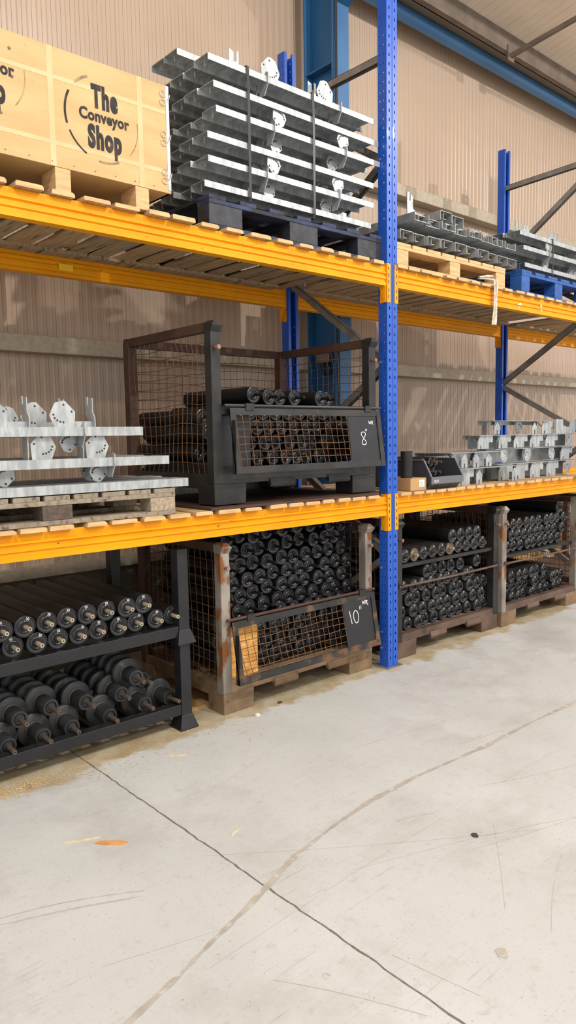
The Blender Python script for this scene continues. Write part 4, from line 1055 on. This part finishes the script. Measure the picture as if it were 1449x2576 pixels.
# ------------------------------------------------------------------ lower shelf, right bay
t = thing('cardboard_box', 'small flat cardboard box with white label beside the middle upright', 'box', (.29, .1, D1))
MB().box(.215, .372, .0, .22, D1, D1+.078).build('carton', 'card', t, bevel=.002)
mb = MB(); mb.box(.30, .352, -.0008, 0, D1+.022, D1+.066, 0)
for k in range(5): mb.box(.305, .305+random.uniform(.02, .04), -.0012, -.0008, D1+.028+k*.007, D1+.030+k*.007, 1)
mb.build('shipping_label', ['paper', 'print'], t)
MB().box(.216, .371, .09, .12, D1+.078, D1+.0785).build('tape', 'ochre', t)
t = thing('black_tube_piece', 'short black tube standing upright on the cardboard box', 'tube', (.262, .07, D1+.079))
MB().lathe([(.033, 0), (.037, 0), (.037, .165), (.033, .165), (.033, .01), (.0, .01)], 'z', (.262, .07, D1+.0795), 24).build('tube', 'rollg', t)
t = thing('picking_bin', 'grey plastic picking bin marked GO 5 with rollers inside, beside the cardboard box', 'bin', (.58, .25, D1))
bx0, bx1, by0, by1 = .39, .72, .02, .48; h = .185; w = .0045
mb = MB()
mb.box(bx0, bx1, by0, by1, D1, D1+w)
side = [(by0, D1), (by1, D1), (by1, D1+h), (by0+.015, D1+h), (by0-.045, D1+.075), (by0-.045, D1+.045), (by0-.002, D1+.03)]
for xx in (bx0, bx1-w): mb.prism(side, 'x', xx, xx+w)
mb.box(bx0, bx1, by1-w, by1, D1, D1+h)
mb.prism([(by0, D1), (by0+w, D1), (by0-.045+w, D1+.045), (by0-.045+w, D1+.075), (by0-.045, D1+.075), (by0-.045, D1+.045)], 'x', bx0, bx1)
mb.build('shell', 'bin', t)
mb = MB()
for xx in (bx0-.008, bx1-w): mb.box(xx, xx+.012, by0+.015, by1, D1+h-.004, D1+h+.006)
for xx in (bx0-.006, bx1-w-.002): mb.bar((xx+.006, by0+.015, D1+h), (xx+.006, by0-.047, D1+.078), .012, .006)
mb.box(bx0-.004, bx1+.004, by0-.050, by0-.045, D1+.034, D1+.080)
mb.build('rim', 'binl', t)
mb = MB()
for a in (bx0+.09, bx0+.22): mb.prism([(by0-.001, D1+.002), (by0-.04, D1+.034), (by0-.001, D1+.034)][::-1], 'x', a, a+.004)
mb.build('stiffener', 'bin', t)
put_text('marker_text', 'GO 5', .022, (bx0+.045, by0-.0507, D1+.045), 'chalk', t, .9)
AR = ((.030, .42, .06, .0085, 'roll', 'cap', 'shaftg'), {})
for i, (x, y, z) in enumerate(((.43, .045, .035), (.50, .05, .035), (.57, .05, .035), (.64, .05, .035), (.43, .05, .10), (.50, .04, .10), (.57, .055, .10), (.44, .05, .165), (.51, .04, .165), (.58, .055, .165))):
    put_roller('bin', ((.030, .36, .045, .0085, 'roll', 'cap', 'shaftg'), {}), (x, y+.03, D1+z+.004), 'thin black roller in the grey bin, %s' % ('bottom layer' if z < .05 else 'middle layer' if z < .12 else 'top layer'),
               'thin rollers in the grey bin, %s' % ('bottom layer' if z < .05 else 'middle layer' if z < .12 else 'top layer'))

# upside-down frames: flat plate on top, brackets hanging beneath
def plate_frame(x0, x1, z, h, y0, y1, pat, label, group, back=False):
    t = thing('bracket_frame', label, 'steel frame', (x0, y0, z)); t['_o'] = (x0, y0, z); t['group'] = group
    mb = MB(); mb.box(x0, x1, y0, y1, z-.004, z); mb.box(x0, x1, y1-.004, y1, z-.03, z-.004); mb.build('top_plate', 'zinc2', t)
    hh = h-.004
    for kind, x, yy in pat:
        m2 = MB(); zt_ = z-.004
        if kind == 'hole':
            hole_plate(m2, x, zt_-hh/2, yy, min(.098, hh), -1, 1); nm = 'hole_plate'; mm = ['zinc2', 'dirt']
        elif kind == 'holer':
            hole_plate(m2, x, zt_-hh/2, yy, min(.098, hh), -1, -1); nm = 'hole_plate'; mm = ['zinc2', 'dirt']
        elif kind == 'house':
            m2.prism([(x-.035, zt_-hh), (x+.035, zt_-hh), (x+.035, zt_-.04), (x, zt_-.008), (x-.035, zt_-.04)], 'y', yy-.002, yy+.002)
            m2.box(x-.006, x+.004, yy-.003, yy-.0022, zt_-hh, zt_-hh+.03, 1); nm = 'gusset'; mm = ['zinc', 'dirt']
        else:       # bent bracket with slot
            L = .19; m2.prism([(x, zt_-hh), (x+L*.75, zt_-hh), (x+L*.75, zt_-hh*.5), (x+L, zt_-hh*.5), (x+L, zt_), (x+.03, zt_), (x, zt_-.045)], 'y', yy-.0025, yy+.0025)
            m2.box(x+L*.75, x+L*.75+.045, yy-.0028, yy+.004, zt_-hh*.5-.006, zt_-hh*.5, 1)
            m2.box(x+.035, x+.045, yy-.0035, yy-.0026, zt_-hh, zt_-hh+.026, 1)  # dark boxes colour in the shade of the slots
            m2.prism([(yy, zt_-hh), (yy+.09, zt_-.01), (yy+.09, zt_-.004), (yy, zt_-hh+.02)][::-1], 'x', x+L*.5, x+L*.5+.004)
            nm = 'bent_bracket'; mm = ['zinc2', 'dirt']
        m2.build(nm, mm, t)
    # feet at the back keep it level
    if back: MB().box(x0+.06, x1, y1-.010, y1-.007, z-h, z-.004).build('added_back_sheet', 'zinc', t)  # sheet added behind the brackets so the gaps between them read dark
    for xx in (x0+.05, x1-.054): MB().box(xx, xx+.004, y1-.05, y1-.01, z-h, z-.004).build('end_web', 'zinc', t)
    return t
ga = 'upside-down frames stacked right of the grey bin'
plate_frame(.72, 1.52, 1.186, 1.186-D1, .03, .34, [('bent', .78, .06), ('house', 1.02, .05), ('house', 1.09, .10), ('hole', 1.24, .2), ('bent', 1.20, .25), ('house', 1.47, .05)], 'lower galvanised bracket frame of the low stack right of the bin', ga)
plate_frame(.70, 1.30, 1.295, .105, .05, .36, [('bent', .74, .09), ('house', .86, .06), ('house', 1.0, .06), ('bent', 1.04, .12), ('house', 1.15, .06), ('holer', 1.20, .2), ('bent', .90, .14)], 'upper galvanised bracket frame of the low stack right of the bin', ga)
gb = 'upside-down frames in the tall stack at the right end'
ys = .12
plate_frame(1.36, 2.53, 1.194, 1.194-D1, ys, ys+.14, [('bent', 1.40, ys+.02), ('bent', 1.62, ys+.02), ('bent', 1.84, ys+.02), ('bent', 2.08, ys+.02), ('hole', 2.40, ys+.01), ('hole', 1.5, ys+.2)], 'bottom galvanised frame of the tall stack at right end', gb, True)
plate_frame(1.33, 2.55, 1.306, .108, ys, ys+.16, [('holer', 1.47, ys+.02), ('hole', 1.78, ys+.01), ('hole', 1.93, ys+.12), ('holer', 2.16, ys+.02), ('bent', 2.30, ys+.02), ('bent', 1.58, ys+.2)], 'second galvanised frame of the tall stack at right end', gb, True)
plate_frame(1.12, 2.56, 1.408, .098, ys, ys+.14, [('bent', 1.13, ys+.02), ('bent', 1.37, ys+.02), ('bent', 1.60, ys+.02), ('bent', 1.83, ys+.02), ('bent', 2.06, ys+.02), ('hole', 2.42, ys+.01), ('house', 1.40, ys+.0)], 'third galvanised frame of the tall stack at right end', gb, True)
plate_frame(1.30, 2.10, 1.512, .10, ys, ys+.14, [('house', 1.36, ys+.01), ('hole', 1.53, ys+.12), ('holer', 1.80, ys+.1), ('house', 1.86, ys+.0), ('bent', 2.0, ys+.02)], 'topmost galvanised frame of the tall stack at right end', gb)
t = thing('fork_bracket', 'galvanised fork bracket standing on the tall stack at right end', 'bracket', (2.4, ys, 1.41))
mb = MB(); mb.prism([(2.18, 1.41), (2.46, 1.41), (2.56, 1.46), (2.56, 1.525), (2.50, 1.525), (2.50, 1.50), (2.46, 1.50), (2.46, 1.52), (2.42, 1.515), (2.40, 1.465), (2.30, 1.465), (2.30, 1.525), (2.18, 1.525)], 'y', ys, ys+.004); mb.build('plate', 'zinc2', t)
MB().box(2.15, 2.56, ys, ys+.05, 1.408, 1.411).build('foot_plate', 'zinc', t)
mb = MB(); mb.tube([(.12, .99, 1.66), (1.05, .97, 1.12)], .003, 6)
tag(mb.build('thin_wire', 'dirt'), 'thin dark wire hanging diagonally behind the grey bin', 'wire')

t = thing('galvanised_channel', 'pale galvanised channel lying behind the foot of the stillage marked 8', 'steel channel', (-.6, .91, D1))
MB().strip([(.935, D1), (.90, D1), (.90, D1+.085), (.935, D1+.085)], 'x', -.90, -.12, .003).build('channel', 'zinc2', t)
t = thing('junction_box', 'small grey junction box with coiled cable in the hollow of blue column', 'junction box', (.675, 1.2, 2.0))
MB().box(.640, .709, 1.13, 1.27, 1.98, 2.06).build('housing', 'brace', t, bevel=.004)
mb = MB(); mb.tube([(.66+.002*k, 1.2+.05*math.cos(k*PI/5), 1.93+.05*math.sin(k*PI/5)) for k in range(22)], .005, 6); mb.build('cable_coil', 'cable', t)
# things under the racks and behind
mb = MB(); mb.box(-1.30, -.9, .25, .75, .0, .012); tag(mb.build('cardboard_scrap', 'card'), 'flattened cardboard scrap on the floor under the stillage marked 10', 'cardboard')

# ------------------------------------------------------------------ floor debris
def chip(x, y, L, w, a, m, name, label, cat, h=.006, group=None):
    t = MB(); c, s = math.cos(a), math.sin(a); pts = [(-L/2, -w*.3), (-L*.2, -w/2), (L*.4, -w*.45), (L/2, w*.1), (L*.3, w/2), (-L*.35, w*.4)]
    t.prism([(x+p*c-q*s, y+p*s+q*c) for p, q in pts], 'z', .0002, h); o = t.build(name, m); return tag(o, label, cat, group)
chip(-2.195, -.61, .115, .022, -.78, 'splinter', 'wood_splinter', 'orange wood splinter lying on the floor at the left', 'wood splinter')
chip(-1.062, -.037, .03, .022, .3, 'paper', 'paper_scrap', 'small white scrap in front of the stillage marked 10', 'scrap', .008)
chip(-1.223, -1.455, .028, .022, 1.0, 'dirt', 'dirt_flake', 'small dark flake on the floor at the right', 'debris', .004)
chip(-1.676, -1.85, .045, .032, .8, 'residue', 'tape_scrap', 'square grey-brown tape scrap on the floor near the lower right', 'scrap', .001)
chip(-2.09, -1.585, .022, .02, .4, 'residue', 'dirt_patch', 'small round dirt patch near the bottom centre of the floor', 'dirt', .0008)
chip(-.86, .02, .03, .02, .2, 'dirt', 'dirt_flake', 'small dark crumb beside the stillage marked 10 foot', 'debris', .005)
chip(-1.63, -.15, .09, .004, -.75, 'sawdust', 'straw_stick', 'pale straw stick on the floor beyond the black frame', 'stick', .003)
chip(-2.26, -.52, .12, .004, -.45, 'sawdust', 'straw_stick', 'pale straw stick just left of the orange splinter', 'stick', .003)
chip(-1.83, -.85, .05, .004, .35, 'sawdust', 'straw_stick', 'pale straw stick near the centre of the floor', 'stick', .003)
chip(-1.97, -.10, .05, .004, .9, 'sawdust', 'straw_stick', 'pale straw stick near the floor joint by the frame', 'stick', .003)
mb = MB()
random.seed(11)
for i in range(2600):
    k = random.random()
    if k < .55: x = random.gauss(-2.33, .10); y = random.gauss(.02, .035)
    elif k < .8: x = random.uniform(-2.3, -1.2); y = random.gauss(.03, .05)-.02
    else: x = random.uniform(-2.2, -1.1); y = random.gauss(-.08, .10)
    s = random.uniform(.0008, .0026); L = s*random.choice((1, 1, 1.5, 3)); a = random.uniform(0, PI); c, q = math.cos(a), math.sin(a)
    P = [(-L, -s/2), (L, -s/2), (L, s/2), (-L, s/2)]
    mb.add([(x+u*c-v*q, y+u*q+v*c, .0012+s*.5) for u, v in P], [(0, 1, 2, 3)])
o = mb.build('sawdust_scatter', 'sawdust'); tag(o, 'pale sawdust and wood shavings scattered along the rack front', 'sawdust'); o['kind'] = 'stuff'

for o in bpy.data.objects:
    if '_o' in o.keys(): del o['_o']
